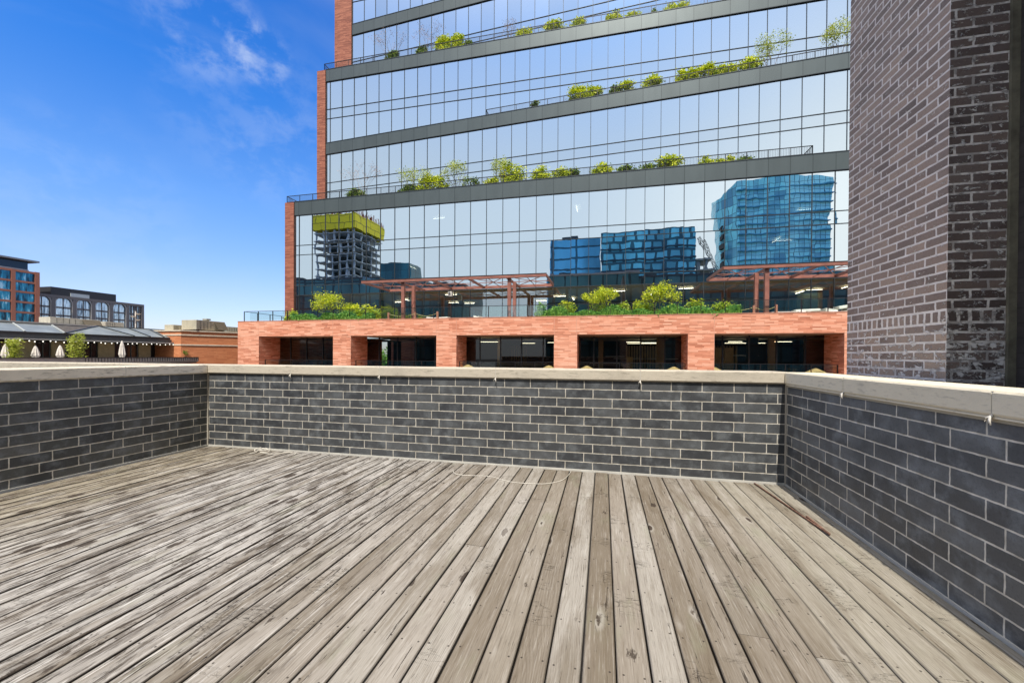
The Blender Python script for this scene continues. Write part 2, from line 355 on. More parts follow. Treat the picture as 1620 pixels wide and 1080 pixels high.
MT = dict(
    wood=deck_wood(), stone=limestone(), stone_lifted=limestone('shade_lifted_coping', (.76, .68, .51), .6), stone_worn=limestone('worn_coping_limestone', (.49, .435, .34)),  # right wall's copy: same stone, colour lightened to offset its shade
    metal_dark=plain('dark_window_metal', (.05, .057, .06), .4, .4), rail=plain('black_rail_metal', (.03, .03, .032), .45, .5),
    band=panel_metal('band_metal', (.095, .112, .108), rough=.38, metal=.5), glass=facade_glass(),
    glow=facade_glass('clear_low_glass', .50, (.86, .94, .95), (.85, .88, .80), .004),
    gclear=clear_glass('guard_glass', (.88, .95, .93), .09), gstore=facade_glass('storefront_glass', .06, (1, 1, 1), (.55, .60, .58), .001),
    brick_pod=red_brick('podium_roman_brick', (.38, .115, .055), (.74, .29, .165), (.88, .49, .33)),
    brick_pier=red_brick('pier_roman_brick', (.15, .040, .022), (.29, .090, .050), (.44, .165, .095)),
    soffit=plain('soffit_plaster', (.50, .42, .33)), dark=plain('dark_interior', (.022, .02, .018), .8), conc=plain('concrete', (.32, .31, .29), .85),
    ceil=plain('interior_ceiling', (.66, .60, .42)), iwall=plain('interior_wall', (.20, .21, .13)), warm=plain('warm_wood_wall', (.62, .44, .20)),
    lamp=emis('lamp_light', (1, .93, .78), 6), rust=plain('oxide_red_steel', (.30, .12, .085), .5, .1, .25, 2),
    strip=plain('pale_sealant_strip', (.52, .50, .44)), mortar=plain('pale_mortar', (.42, .38, .31), .9),
    white=plain('off_white_fabric', (.70, .64, .56), .85), cable=plain('white_cable', (.62, .58, .50), .5),
    rod=plain('rusty_metal', (.20, .11, .075), .7, .3, .5, 30), asphalt=plain('asphalt', (.05, .05, .05), .9), roofing=plain('grey_roofing', (.30, .29, .27), .9),
    leafY=leaf('yellow_green_leaves', (.14, .26, .012), (.54, .62, .02), (.88, .86, .06)),
    leafG=leaf('green_leaves', (.09, .24, .03), (.20, .42, .06), (.34, .56, .10)),
    leafD=leaf('dark_green_leaves', (.03, .07, .015), (.14, .25, .03), (.48, .56, .05)),
    leafL=leaf('light_spring_leaves', (.28, .38, .05), (.48, .56, .09), (.68, .70, .16)),
    bark=plain('bark', (.16, .12, .095), .9), barkp=plain('pale_bark', (.30, .24, .20), .9),
)

# ------------------------------------------------------------------ mesh helper
class MB:
    def __init__(s): s.v = []; s.f = []; s.uvs = None
    def quad(s, *p):
        i = len(s.v); s.v += [tuple(a) for a in p]; s.f.append(tuple(range(i, i+len(p)))); return s
    def box(s, x0, y0, z0, x1, y1, z1):
        i = len(s.v)
        s.v += [(x0, y0, z0), (x1, y0, z0), (x1, y1, z0), (x0, y1, z0), (x0, y0, z1), (x1, y0, z1), (x1, y1, z1), (x0, y1, z1)]
        s.f += [tuple(i+k for k in f) for f in ((0, 3, 2, 1), (4, 5, 6, 7), (0, 1, 5, 4), (1, 2, 6, 5), (2, 3, 7, 6), (3, 0, 4, 7))]
        return s
    def bar(s, p, q, w, h=None, up=(0, 0, 1)):
        """rectangular bar from p to q, width w (sideways) and height h"""
        h = h or w; p = Vector(p); q = Vector(q); d = (q-p).normalized(); up = Vector(up)
        if abs(d.dot(up)) > .99: up = Vector((0, 1, 0))
        a = d.cross(up).normalized()*w/2; b = a.cross(d).normalized()*h/2
        i = len(s.v)
        for c in (p, q):
            for k, l in ((-1, -1), (1, -1), (1, 1), (-1, 1)): s.v.append(tuple(c+a*k+b*l))
        s.f += [tuple(i+k for k in f) for f in ((0, 3, 2, 1), (4, 5, 6, 7), (0, 1, 5, 4), (1, 2, 6, 5), (2, 3, 7, 6), (3, 0, 4, 7))]
        return s
    def tube(s, pts, rad, n=6, cap=True):
        pts = [Vector(p) for p in pts]; i0 = len(s.v); rs = rad if isinstance(rad, (list, tuple)) else [rad]*len(pts)
        for k, p in enumerate(pts):
            d = (pts[min(k+1, len(pts)-1)]-pts[max(k-1, 0)]).normalized()
            u = d.cross(Vector((0, 0, 1)) if abs(d.z) < .95 else Vector((1, 0, 0))).normalized(); w_ = d.cross(u)
            for j in range(n):
                a = 2*pi*j/n; s.v.append(tuple(p+(u*cos(a)+w_*sin(a))*rs[k]))
        for k in range(len(pts)-1):
            for j in range(n):
                a = i0+k*n+j; b = i0+k*n+(j+1) % n; s.f.append((a, b, b+n, a+n))
        if cap:
            s.f.append(tuple(i0+j for j in range(n))[::-1]); s.f.append(tuple(i0+(len(pts)-1)*n+j for j in range(n)))
        return s
    def lathe(s, c, prof, n=16):
        i0 = len(s.v)
        for r, z in prof:
            for j in range(n): a = 2*pi*j/n; s.v.append((c[0]+r*cos(a), c[1]+r*sin(a), c[2]+z))
        for k in range(len(prof)-1):
            for j in range(n):
                a = i0+k*n+j; b = i0+k*n+(j+1) % n; s.f.append((a, b, b+n, a+n))
        return s
    def build(s, name, mat, parent=None, bevel=0, smooth=False):
        me = bpy.data.meshes.new(name); me.from_pydata(s.v, [], s.f); me.update()
        me.materials.append(MT[mat] if isinstance(mat, str) else mat)
        uvl = me.uv_layers.new(name='UVMap').data
        if s.uvs:
            for i, l in enumerate(me.loops): uvl[i].uv = s.uvs[l.vertex_index]
        else:
            vs = me.vertices
            for p in me.polygons:
                nx, ny, nz = (abs(c) for c in p.normal)
                for li in p.loop_indices:
                    c = vs[me.loops[li].vertex_index].co
                    uvl[li].uv = (c.x, c.y) if nz > .75 else ((c.y, c.z) if nx > ny else (c.x, c.z))
        if smooth:
            for p in me.polygons: p.use_smooth = True
        o = bpy.data.objects.new(name, me); C.objects.link(o)
        if parent: o.parent = parent; 
        if parent and parent.type == 'EMPTY': o.location = (0, 0, 0); o.matrix_parent_inverse = Matrix.Translation(parent.location).inverted()
        elif parent: o.matrix_parent_inverse = parent.matrix_parent_inverse.copy().inverted() if False else Matrix.Identity(4)
        if bevel:
            b = o.modifiers.new('bevel', 'BEVEL'); b.width = bevel; b.segments = 2; b.limit_method = 'ANGLE'
        return o

def tag(o, label=None, cat=None, group=None, kind=None):
    if label: o['label'] = label
    if cat: o['category'] = cat
    if group: o['group'] = group
    if kind: o['kind'] = kind
    return o
def thing(name, label, cat, loc=(0, 0, 0), group=None):
    o = bpy.data.objects.new(name, None); C.objects.link(o); o.location = loc; o.empty_display_size = .2
    return tag(o, label, cat, group)
def struct(o): o['kind'] = 'structure'; return o

# ================================================================== THE ROOF DECK
H = 1.016; CT = 1.136         # brickwork top / coping top
XL, XR, YB = -5.4034, 1.7986, 4.5451
seam0, pw = .0615, .1392
k0 = int((XL-seam0)/pw)-1; k1 = int((XR-seam0)/pw)+1
d = MB(); d.uvs = []
rnd = random.Random(5)
gaps = []
for k in range(k0, k1+1):
    xa = seam0+k*pw; xb = xa+pw
    g0 = rnd.uniform(.0018, .0046)*(1 if xa < .6 else .55)*(1.5 if xa < -1.2 else 1.2); g1 = rnd.uniform(.0018, .0046)*(1 if xa < .6 else .55)*(1.5 if xa < -1.2 else 1.2)
    if rnd.random() < .12: g1 += .003
    xa = max(xa, XL+.006)+g0; xb = min(xb, XR-.012)-g1
    if xb-xa < .02: continue
    ends = [-3.0]
    if rnd.random() < .38: ends.append(rnd.uniform(.6, 4.0))
    if k in (4, 5, 11): ends = [-3.0, 2.05 if k == 4 else 3.5]
    ends.append(YB-rnd.uniform(.012, .03))
    for a, b in zip(ends[:-1], ends[1:]):
        b2 = b-.003 if b < YB-.1 else b
        dz = rnd.uniform(-.0025, .0018); tilt = rnd.uniform(-.0012, .0012)
        xc = (xa+xb)/2; e = .0035; nseg = 14; i0 = len(d.v)
        bow = rnd.uniform(-.0016, .0016); ph = rnd.uniform(0, 6)
        for j in range(nseg+1):
            y = a+(b2-a)*j/nseg; o_ = bow*sin(y*1.3+ph)
            zz = dz+.0008*sin(y*2.1+ph)
            for (x, z) in ((xa, -.035), (xa, zz-e-tilt), (xa+e, zz-tilt), (xb-e, zz+tilt), (xb, zz-e+tilt), (xb, -.035)):
                d.v.append((x+o_, y, z)); d.uvs.append((x-xc, y))
        for j in range(nseg):
            for c in range(5):
                p = i0+j*6+c; d.f.append((p, p+1, p+7, p+6))
        d.f.append(tuple(i0+c for c in range(6))[::-1]); d.f.append(tuple(i0+nseg*6+c for c in range(6)))
for f_i, f in enumerate(d.f): d.f[f_i] = f[::-1]
struct(d.build('deck', 'wood'))
struct(MB().box(-15, -9.5, -.6, 2.6, 4.93, -.075).build('roof', plain('dark_roof_under_deck', (.015, .013, .012), .9)))

def coping(parent, p, q, inward, joints, thick, lab=None):
    """coping stones from p to q; inward = unit vector towards the deck"""
    p = Vector(p); q = Vector(q); dr = (q-p).normalized(); Ln = (q-p).length; inn = Vector(inward)
    cuts = [0]+sorted(joints)+[Ln]
    for a, b in zip(cuts[:-1], cuts[1:]):
        s = MB(); A = p+dr*(a+.003); B = p+dr*(b-.003)
        prof = [(.022, H), (.030, H+.012), (.030, CT-.012), (.022, CT), (-thick-.02, CT-.004), (-thick-.03, H)]
        i = len(s.v)
        for c in (A, B):
            for o_, z in prof: s.v.append((c.x+inn.x*o_, c.y+inn.y*o_, z))
        n = len(prof)
        for k in range(n): s.f.append((k, (k+1) % n, (k+1) % n+n, k+n))
        s.f.append(tuple(range(n))[::-1]); s.f.append(tuple(range(n, 2*n)))
        s.build('coping_stone', 'stone_worn' if inward[1] < 0 else ('stone_lifted' if inward[0] < 0 else 'stone'), parent)
    s = MB()
    for a in cuts[1:-1]:
        c = p+dr*a
        A = c+inn*.0275-dr*.006; B = c+inn*.0275+dr*.006; O = -inn*(thick+.04)
        s.quad((A.x, A.y, H+.004), (B.x, B.y, H+.004), (B.x, B.y, CT-.006), (A.x, A.y, CT-.006))
        s.quad((A.x, A.y, CT-.004), (B.x, B.y, CT-.004), (B.x+O.x, B.y+O.y, CT-.004), (A.x+O.x, A.y+O.y, CT-.004))
    if s.v: s.build('joint_sealant', 'strip', parent)

# back wall (runs on to the left beyond the corner)
bm = parapet_brick('back_parapet_brick', -4.7796+.003, .68, 0, True)
bw = MB().box(-15, YB, -.5, XR+.30, YB+.36, H).build('parapet_wall', bm)
tag(bw, 'long charcoal brick parapet across the back of the deck, under weathered stone coping', 'wall')
jx = [(-5.4034), -4.02, -2.72, -1.22, .39, ]
coping(bw, (-15, YB, 0), (XR+.0, YB, 0), (0, -1, 0), [15-12.2, 15-10.9, 15-9.6, 15-8.3, 15-7.0]+[x+15 for x in jx], .36)
MB().box(XL+.004, YB-.009, -.01, XR-.004, YB+.002, .017).build('base_trim', 'strip', bw)
# left wall
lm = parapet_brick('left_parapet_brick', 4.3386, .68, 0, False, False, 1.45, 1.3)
lw = MB().box(XL-.32, -3.5, -.5, XL, YB-.003, H).build('parapet_wall', lm)
tag(lw, 'grey brick parapet along the left side of the deck, with a cream coping', 'wall')
coping(lw, (XL, YB-.034, 0), (XL, -3.5, 0), (1, 0, 0), [.98, 2.2, 3.5, 4.8, 6.1], .34)
MB().box(XL-.002, -3.4, -.01, XL+.008, YB-.012, .016).build('base_trim', 'strip', lw)
MB().box(XL-.001, YB-.016, 0, XL+.014, YB-.001, H-.002).build('corner_joint', 'mortar', lw)
# right wall
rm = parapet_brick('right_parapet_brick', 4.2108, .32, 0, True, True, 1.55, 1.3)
rw = MB().box(XR, -3.5, -.5, XR+.30, YB-.003, H).build('parapet_wall', rm)
tag(rw, 'blue grey brick parapet along the right side of the deck, beside the chimney stack', 'wall')
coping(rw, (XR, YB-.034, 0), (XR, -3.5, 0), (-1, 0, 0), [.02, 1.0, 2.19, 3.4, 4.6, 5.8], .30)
MB().box(XR-.010, -3.4, -.01, XR+.002, YB-.012, .012).build('base_trim', 'strip', rw)
MB().box(XR-.012, YB-.014, 0, XR+.001, YB-.001, H-.002).build('corner_joint', 'mortar', rw)
MB().box(XR-.022, -3.4, H-.012, XR-.001, YB-.04, H-.002).build('drip_strip', 'stone_lifted', rw)
MB().box(XR-.012, -3.4, H-.028, XR-.001, YB-.04, H-.013).build('drip_strip', plain('tan_drip_strip', (.42, .36, .25)), rw)

# chimney stack and the wall it grows from
XT, YT, XW = 2.37, 3.455, 2.715
ZT = 8.0
side_m = stack_brick('stack_side_brick', 3.455, False); front_m = stack_brick('stack_front_shaded_brick', 2.30, True)
me = MB().box(XT, YT, -.6, XT+1.1, YT+1.19, ZT)
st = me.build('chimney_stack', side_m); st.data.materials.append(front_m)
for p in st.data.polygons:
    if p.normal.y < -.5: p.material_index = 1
tag(st, 'tall old brown brick chimney stack with smeared mortar and a rowlock course', 'chimney')
wm = parapet_brick('painted_wall_brick', 0, .5, 0, True)
q = Mat('dark_painted_wall', rough=.5); uvv = q.uv()
br = q.n('TexBrick', {'Vector': uvv, 'Color1': (0, 0, 0, 1), 'Color2': (1, 1, 1, 1), 'Scale': 1.0, 'Mortar Size': .004, 'Mortar Smooth': .3, 'Brick Width': .3048, 'Row Height': .1016})
n_ = q.noise(uvv, 9, 6, .6).outputs['Fac']
cc = q.ramp(n_, [(.3, (.040, .034, .034)), (.7, (.075, .066, .064))])
sp = q.step(q.noise(uvv, 38, 4, .7).outputs['Fac'], .72, .76)
cc = q.mix(sp, cc, (.4, .39, .37)); q.set('Base Color', q.mix(q.math('MULTIPLY', br.outputs['Fac'], .6), cc, (.022, .02, .02)))
q.bump(q.math('MULTIPLY', br.outputs['Fac'], -1.0), .5, .004)
ww = MB().box(XW+.035, -4.5, -.6, XW+.45, YT-.002, 14).build('brick_wall', q.m)  # real wall, its unseen upper height raised to shade the stack's front
tag(ww, 'smooth dark painted wall at the right edge, in front of the chimney stack', 'wall')
MB().box(XW-.012, YT-.022, -.1, XW+.034, YT-.002, ZT).build('corner_sealant', plain('grimy_sealant', (.15, .14, .10), .8, 0, .4, 8), ww)

# small things on the deck
pts = [(-4.43, 4.28), (-4.40, 4.36), (-4.50, 4.50), (-4.42, 4.525), (-4.30, 4.44), (-4.36, 4.37), (-4.47, 4.40), (-4.44, 4.49), (-4.33, 4.50), (-4.27, 4.42), (-4.34, 4.36), (-4.22, 4.33), (-4.13, 4.33), (-4.06, 4.39), (-3.99, 4.46), (-3.87, 4.44), (-3.84, 4.37)]
sm = []
for i in range(len(pts)-1):
    for t in range(5):
        t /= 5; p0 = pts[max(i-1, 0)]; p1 = pts[i]; p2 = pts[i+1]; p3 = pts[min(i+2, len(pts)-1)]
        f = lambda a, b, c, e: .5*((2*b)+(-a+c)*t+(2*a-5*b+4*c-e)*t*t+(-a+3*b-3*c+e)*t**3)
        sm.append((f(p0[0], p1[0], p2[0], p3[0]), f(p0[1], p1[1], p2[1], p3[1]), .007+.035*max(0, 1-abs(i-5.5)/5)*abs(sin(i*1.7+t))))
tag(MB().tube(sm, .005, 6).build('cable', 'cable', smooth=True), 'tangled white cable lying in the far left corner of the deck', 'cable')
pts = [(-1.62, 4.20), (-1.553, 4.089), (-1.43, 4.06), (-1.163, 4.085), (-1.0, 3.998), (-.857, 3.95), (-.634, 3.962), (-.513, 4.012), (-.40, 4.146), (-.348, 4.386), (-.34, 4.52)]
sm = []
for i in range(len(pts)-1):
    for t in range(6):
        t /= 6; p0 = pts[max(i-1, 0)]; p1 = pts[i]; p2 = pts[i+1]; p3 = pts[min(i+2, len(pts)-1)]
        f = lambda a, b, c, e: .5*((2*b)+(-a+c)*t+(2*a-5*b+4*c-e)*t*t+(-a+3*b-3*c+e)*t**3)
        sm.append((f(p0[0], p1[0], p2[0], p3[0]), f(p0[1], p1[1], p2[1], p3[1]), .006))
tag(MB().tube(sm, .0032, 6).build('cable', 'cable', smooth=True), 'loose white cable curving over the boards near the middle of the back wall', 'cable')
r_ = MB()
for a, b in (((1.50, 4.50), (1.600, 3.32)),):
    r_.bar((a[0], a[1], .009), (b[0], b[1], .009), .011, .012); r_.bar((b[0]-.004, b[1]+.33, .013), (b[0], b[1], .013), .014, .013)
tag(r_.build('metal_strip', 'rod', bevel=.003), 'thin rusty metal strip lying on the boards by the right wall', 'strip')
cj = [(-4.02, YB-.034, 0), (-2.72, YB-.034, 0), (-1.22, YB-.034, 0), (.39, YB-.034, 0)]
labs = ['clear clip under the back coping, nearest the left corner', 'clear clip under the back coping, second from the left corner',
        'clear clip under the middle of the back coping', 'clear clip under the back coping, nearest the right corner']
proto = None
def clip_mesh():
    c = MB(); c.tube([(0, .004, H+.006), (0, -.004, H-.006), (.004, -.012, H-.022), (.010, -.010, H-.042)], [.006, .007, .006, .003], 5)
    c.tube([(0, 0, H+.002), (-.014, -.010, H-.012), (-.018, -.012, H-.03)], [.004, .004, .002], 4); return c
for i, (x, y, z) in enumerate(cj):
    if proto is None: o = proto = clip_mesh().build('cable_clip', 'cable', smooth=True)
    else: o = proto.copy(); C.objects.link(o)
    o.location = (x, y, 0); tag(o, labs[i], 'clip', 'clips hanging from the coping joints')
for i, (y, l) in enumerate(((YB-.034-1.0, 'clear clip on the right wall coping, nearest the corner'), (YB-.034-2.19, 'clear clip on the right wall coping, at the right edge of the view'))):
    o = proto.copy(); C.objects.link(o); o.location = (XR-.030, y, 0); o.rotation_euler.z = -pi/2; tag(o, l, 'clip', 'clips hanging from the coping joints')

# ================================================================== THE OFFICE BUILDING OPPOSITE
Y1, Y2, Y3, P = 35.1, 39.8, 44.0, 1.524
XE = -30.75; K0 = -30.23
def y2a(X): return 39.8-.0635*(X+30.7)
def y3a(X): return 44.0-.0635*(X+30.7)
bld = thing('office_building', 'stepped glass office building with red brick base, piers and planted terraces', 'building', (-5, 40, -14))
# podium
pod = MB()
PT, LT, PY, PF = 4.15, 2.83, 29.5, 31.6
opens = [(-29.55, -22.10), (-20.42, -12.82), (-11.15, -3.54), (-1.86, 5.65), (7.31, 14.91), (16.6, 24.2)]
xs = [-31.79]
for a, b in opens: xs += [a, b]
xs.append(25.9)
for i in range(0, len(xs), 2): pod.box(xs[i], PY, -14, xs[i+1], PF+.3, LT-.012)     # piers
pod.box(-31.79, PY, LT, 25.9, PY+.45, PT)                                        # beam
for a, b in opens: pod.box(a, PY, -14, b, PF, -.45)                              # sill wall
pod.box(-31.79, PY+.45, -14, -31.3, 46, PT)
pod.build('podium_wall', 'brick_pod', bld)
s = MB()
for a, b in opens: s.box(a+.002, PY+.02, LT-.010, b-.002, 44, LT-.001)
s.build('soffit', 'soffit', bld)
s = MB()
for x in (-29.61, -22.12, -20.43, -12.84, -11.16, -3.52, -1.89, 7.31): s.box(x-.018, PY-.006, LT if x != 7.31 else -.4, x+.018, PY-.001, PT-.01)
s.build('movement_joint', plain('joint_filler', (.62, .30, .20)), bld)
s = MB(); s.box(-31.3, PY+.46, 3.0, 25.9, Y1+.4, 3.80); s.build('terrace_slab', 'conc', bld)
MB().box(-31.80, PY-.02, PT, 25.9, PY+.47, PT+.04).build('wall_cap', plain('brick_cap', (.55, .24, .15)), bld)
# storefronts behind the openings
for i, (a, b) in enumerate(opens[:5]):
    g = MB(); n = 5; fr = MB()
    for k in range(n):
        xa = a-.6+(b-a+1.2)*k/n; xb = a-.6+(b-a+1.2)*(k+1)/n
        g.quad((xa, PF+.35, -.4), (xb, PF+.35, -.4), (xb, PF+.35, LT-.02), (xa, PF+.35, LT-.02))
    for k in range(n+1):
        xa = a-.6+(b-a+1.2)*k/n; fr.box(xa-.04, PF+.28, -.4, xa+.04, PF+.42, LT-.012)
    fr.box(a-.6, PF+.29, LT-.22, b+.6, PF+.41, LT-.13); fr.box(a-.6, PF+.29, -.4, b+.6, PF+.41, -.3)
    o = g.build('storefront_window', 'gstore', bld); fr.build('frame', 'metal_dark', o)
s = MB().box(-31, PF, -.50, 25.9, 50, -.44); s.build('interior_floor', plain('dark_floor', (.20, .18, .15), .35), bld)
s = MB()
for a, b in ((-31, -40.2+.0), ): pass
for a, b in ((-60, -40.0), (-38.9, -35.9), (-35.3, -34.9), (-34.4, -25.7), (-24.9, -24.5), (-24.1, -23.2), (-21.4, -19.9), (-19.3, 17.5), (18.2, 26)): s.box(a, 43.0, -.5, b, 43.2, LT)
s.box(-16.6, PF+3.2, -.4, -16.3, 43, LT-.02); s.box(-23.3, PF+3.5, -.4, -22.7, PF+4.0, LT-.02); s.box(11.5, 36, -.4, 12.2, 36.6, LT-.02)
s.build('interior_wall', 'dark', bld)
s = MB()
for x0, x1, y, z0, z1 in ((8.6, 9.5, 36, -.4, 2.0), (9.8, 10.4, 36.2, -.4, 2.0), (12.6, 13.1, 35, -.4, 2.8), (4.3, 4.9, 35, -.4, 2.8), (-.4, 0.0, 34.6, -.4, 2.7), (2.0, 2.5, 36, -.4, 1.2), (-9.3, -9.0, 35, -.4, 2.8)):
    s.box(x0, y, z0, x1, y+.25, z1)
s.build('interior_column', 'warm', bld)
cw = MB()
for x0, x1, y, n_ in ((10.0, 12.4, 41.5, 9), (2.2, 5.2, 41.5, 12), (-9.6, -7.8, 41.8, 7)):
    for k in range(n_): cw.box(x0+(x1-x0)*k/n_, y, .1, x0+(x1-x0)*(k+.6)/n_, y+.1, 2.3)
cw.build('slatted_screen', plain('timber_slats', (.34, .24, .12)), bld)
s = MB()
for x0, x1, y in ((-10.6, -9.0, 34), (-4.9, -4.2, 36), (1.9, 3.0, 35), (3.3, 4.7, 37), (-7.6, -6.4, 38), (9.6, 10.6, 34.6), (13.0, 14.2, 35), (7.4, 8.4, 37), (10.4, 13.6, 38.5), (2.2, 5.0, 39)):
    s.box(x0, y, 2.45, x1, y+.07, 2.47)
s.build('ceiling_light', emis('dim_lamp', (1, .85, .6), 5), bld)
s = MB()
for x in (-14.8, -16.3, -18.3): s.quad((x-.5, 41, -.2), (x+.4, 41, -.2), (x+.4, 41, 2.3), (x-.5, 41, 2.3))
s = MB()
for a in (7.9, 1.0, 3.8): s.box(a, 41, 1.0, a+3.2, 41.2, 1.06)
s.box(-1.2, 37, .6, 1.4, 37.6, .68)
s.box(-9.8, 38, -.4, -5.2, 38.5, .55); s.box(11.0, 39.5, 1.35, 13.4, 39.6, 1.42); s.box(0.2, 39.5, 1.2, 2.0, 39.6, 1.26)
s.build('counter', plain('pale_counter', (.5, .48, .44)), bld)

# storey stages ---------------------------------------------------------------
wrnd = random.Random(3)
def pane(g, xa, ya, xb, yb, z0, z1, tl=.0018):
    """one glass pane with its own minute tilt"""
    tx = wrnd.uniform(-tl, tl)*(xb-xa); tz = wrnd.uniform(-tl, tl)*(z1-z0)*.6
    g.quad((xa, ya-tx, z0), (xb, yb+tx, z0), (xb, yb+tx+tz, z1), (xa, ya-tx+tz, z1))
def bay(xa, xb, yf, zs, asone=None):
    g = asone[0] if asone else MB(); fr = asone[1] if asone else MB()
    for z0, z1 in zip(zs[:-1], zs[1:]): pane(g, xa, yf(xa), xb, yf(xb), z0, z1)
    fr.box(xa-.020, yf(xa)-.055, zs[0], xa+.020, yf(xa)+.06, zs[-1])
    for z in zs[1:-1]:
        fr.bar((xa+.021, yf(xa)-.015, z), (xb-.021, yf(xb)-.015, z), .08, .050)
    if not asone:
        o = g.build('window', 'glass', bld); fr.build('frame', 'metal_dark', o)
        o.data.materials.append(MT['glow'])
        if zs[0] < 4: o.data.polygons[0].material_index = 1
def stage(yf, zs, n, asone=None, first=None):
    x = first if first is not None else XE
    xs = [x]+[K0+P*k for k in range(0 if first is None else int((first-K0)/P)+1, n)]
    for a, b in zip(xs[:-1], xs[1:]): bay(a, b, yf, zs, asone or ((gs, fs) if a > 19.5 else None))
gs, fs = MB(), MB()
f1 = lambda X: Y1
f2 = lambda X: Y2
f3 = lambda X: Y3
stage(f1, [3.85, 7.27, 8.23, 11.36, 12.33, 15.38], 37)
stage(y2a, [16.5, 19.68, 20.64, 23.86], 37)
stage(f2, [25.0, 27.86, 28.92, 32.03], 37)
stage(y3a, [33.3, 36.15, 37.15, 40.42], 37, (gs, fs), first=-30.35)
stage(f3, [41.7, 44.5, 45.5, 49.0, 52], 37, (gs, fs), first=-30.35)
tag(gs.build('window_glazing', 'glass', bld), kind='stuff'); tag(fs.build('mullion_grid', 'metal_dark', bld), kind='stuff')
# spandrel bands with a thin dark lip above and below
def band(yf0, yf1, x0, x1, z0, z1, back):
    b_ = MB()
    def pr(z0, z1, o_):
        A = (x0, yf0-o_, 0); B = (x1, yf1-o_, 0)
        i = len(b_.v)
        for z in (z0, z1): b_.v += [(x0, yf0-o_, z), (x1, yf1-o_, z), (x1, back, z), (x0, back, z)]
        b_.f += [tuple(i+k for k in f) for f in ((0, 3, 2, 1), (4, 5, 6, 7), (0, 1, 5, 4), (1, 2, 6, 5), (2, 3, 7, 6), (3, 0, 4, 7))]
    pr(z0+.06, z1-.06, .10)
    b_.build('spandrel_band', 'band', bld)
    b2 = b_; b_ = MB()
    for za, zb, o_ in ((z0, z0+.058, .13), (z1-.058, z1, .13)):
        i = len(b_.v)
        for z in (za, zb): b_.v += [(x0, yf0-o_, z), (x1, yf1-o_, z), (x1, back-.01, z), (x0, back-.01, z)]
        b_.f += [tuple(i+k for k in f) for f in ((0, 3, 2, 1), (4, 5, 6, 7), (0, 1, 5, 4), (1, 2, 6, 5), (2, 3, 7, 6), (3, 0, 4, 7))]
    b_.build('band_edge', 'metal_dark', bld)
band(Y1, Y1, XE+.02, 24.64, 15.35, 16.78, 41)
band(y2a(XE), y2a(24.64), XE+.02, 24.64, 23.83, 25.15, 41)
band(Y2, Y2, XE+.02, 24.64, 32.0, 33.4, 45)
band(y3a(-30.3), y3a(24.64), -30.3, 24.64, 40.38, 41.75, 46)
# brick piers at the west end of every stage
for (x0, x1, y, z0, z1) in ((-31.80, XE+.0, Y1-.18, PT-.4, 16.72), (-31.82, XE+.0, Y2-.18, 15.5, 33.3), (-32.7, -30.36, Y3-.18, 31.0, 60)):
    s = MB(); s.box(x0, y, z0, x1, y+12-.01*z0*.1, z1); s.build('brick_pier', 'brick_pier', bld)
MB().box(24.66, Y1-.2, -14, 25.2, 56, 52).build('side_wall', 'brick_pier', bld)
MB().box(-32.0, 56.1, -14, 25.2, 56.5, 52).build('rear_wall', 'brick_pier', bld)
# rooms behind the glass
s = MB()
for z0, z1, y in ((7.4, 8.1, Y1+.16), (11.5, 12.2, Y1+.16), (19.8, 20.5, 40.2), (28.0, 28.8, Y2+.2), (36.3, 37.0, Y3+.3), (44.7, 45.4, Y3+.2)): s.box(XE+.3, y, z0, 23.8, y+16, z1)
s.build('floor_slab', plain('slab_edge', (.10, .11, .11)), bld)
s = MB()
for z, y in ((7.38, Y1+.3), (11.48, Y1+.3), (15.3, Y1+.3)): s.box(XE+.4, y, z-.03, 23.7, 50, z)
s.build('ceiling', 'ceil', bld)
s = MB(); s.box(-20, 46, 3.8, 23.8, 46.2, 52); s.box(-30.4, 51, 3.8, -20, 51.2, 52); s.box(-24.6, 40, 3.8, -24.2, 41, 15.2)
s.build('interior_wall', 'iwall', bld)
s = MB(); rl = random.Random(8)
for zc in (7.2, 11.3, 15.1):
    for _ in range(3 if zc > 8 else 14):
        x = rl.uniform(-26, 20); y = rl.uniform(37, 44)
        if rl.random() < .6: s.box(x, y, zc, x+1.2, y+.08, zc+.03)
        else: s.box(x, y, zc, x+.08, y+1.6, zc+.03)
s.build('ceiling_light', 'lamp', bld)
s = MB(); s.box(8.8, 40, 3.8, 14.2, 40.3, 6.6); s.box(17, 41, 3.8, 19, 41.3, 7); s.build('partition', plain('green_partition', (.30, .38, .25)), bld)

# guard rails -----------------------------------------------------------------
def picket_rail(name, pts, z0, z1, lab, pick=.11):
    t = thing(name, lab, 'railing', (pts[0][0], pts[0][1], z0), 'terrace guard rails')
    top = MB(); pk = MB()
    for (a, b) in zip(pts[:-1], pts[1:]):
        a = Vector((*a, 0)); b = Vector((*b, 0)); L_ = (b-a).length; dr = (b-a)/L_
        top.bar(a+Vector((0, 0, z1)), b+Vector((0, 0, z1)), .05, .05); top.bar(a+Vector((0, 0, z0+.08)), b+Vector((0, 0, z0+.08)), .03, .03)
        n = int(L_/pick)
        for k in range(n+1):
            c = a+dr*(L_*k/n); pk.bar(c+Vector((0, 0, z0)), c+Vector((0, 0, z1)), .014)
        n = max(1, round(L_/P))
        for k in range(n+1):
            c = a+dr*(L_*k/n); pp = MB().bar(c+Vector((0, 0, z0-.1)), c+Vector((0, 0, z1+.02)), .045); pp.build('post', 'rail', t)
    top.build('handrail', 'rail', t); tag(pk.build('picket', 'rail', t), kind='stuff')
picket_rail('guard_rail', [(-31.70, 39.2), (-31.70, Y1+.0), (15.5, Y1), (15.5, 36.6)], 16.75, 17.42, 'thin black picket rail along the lowest planted terrace of the glass facade')
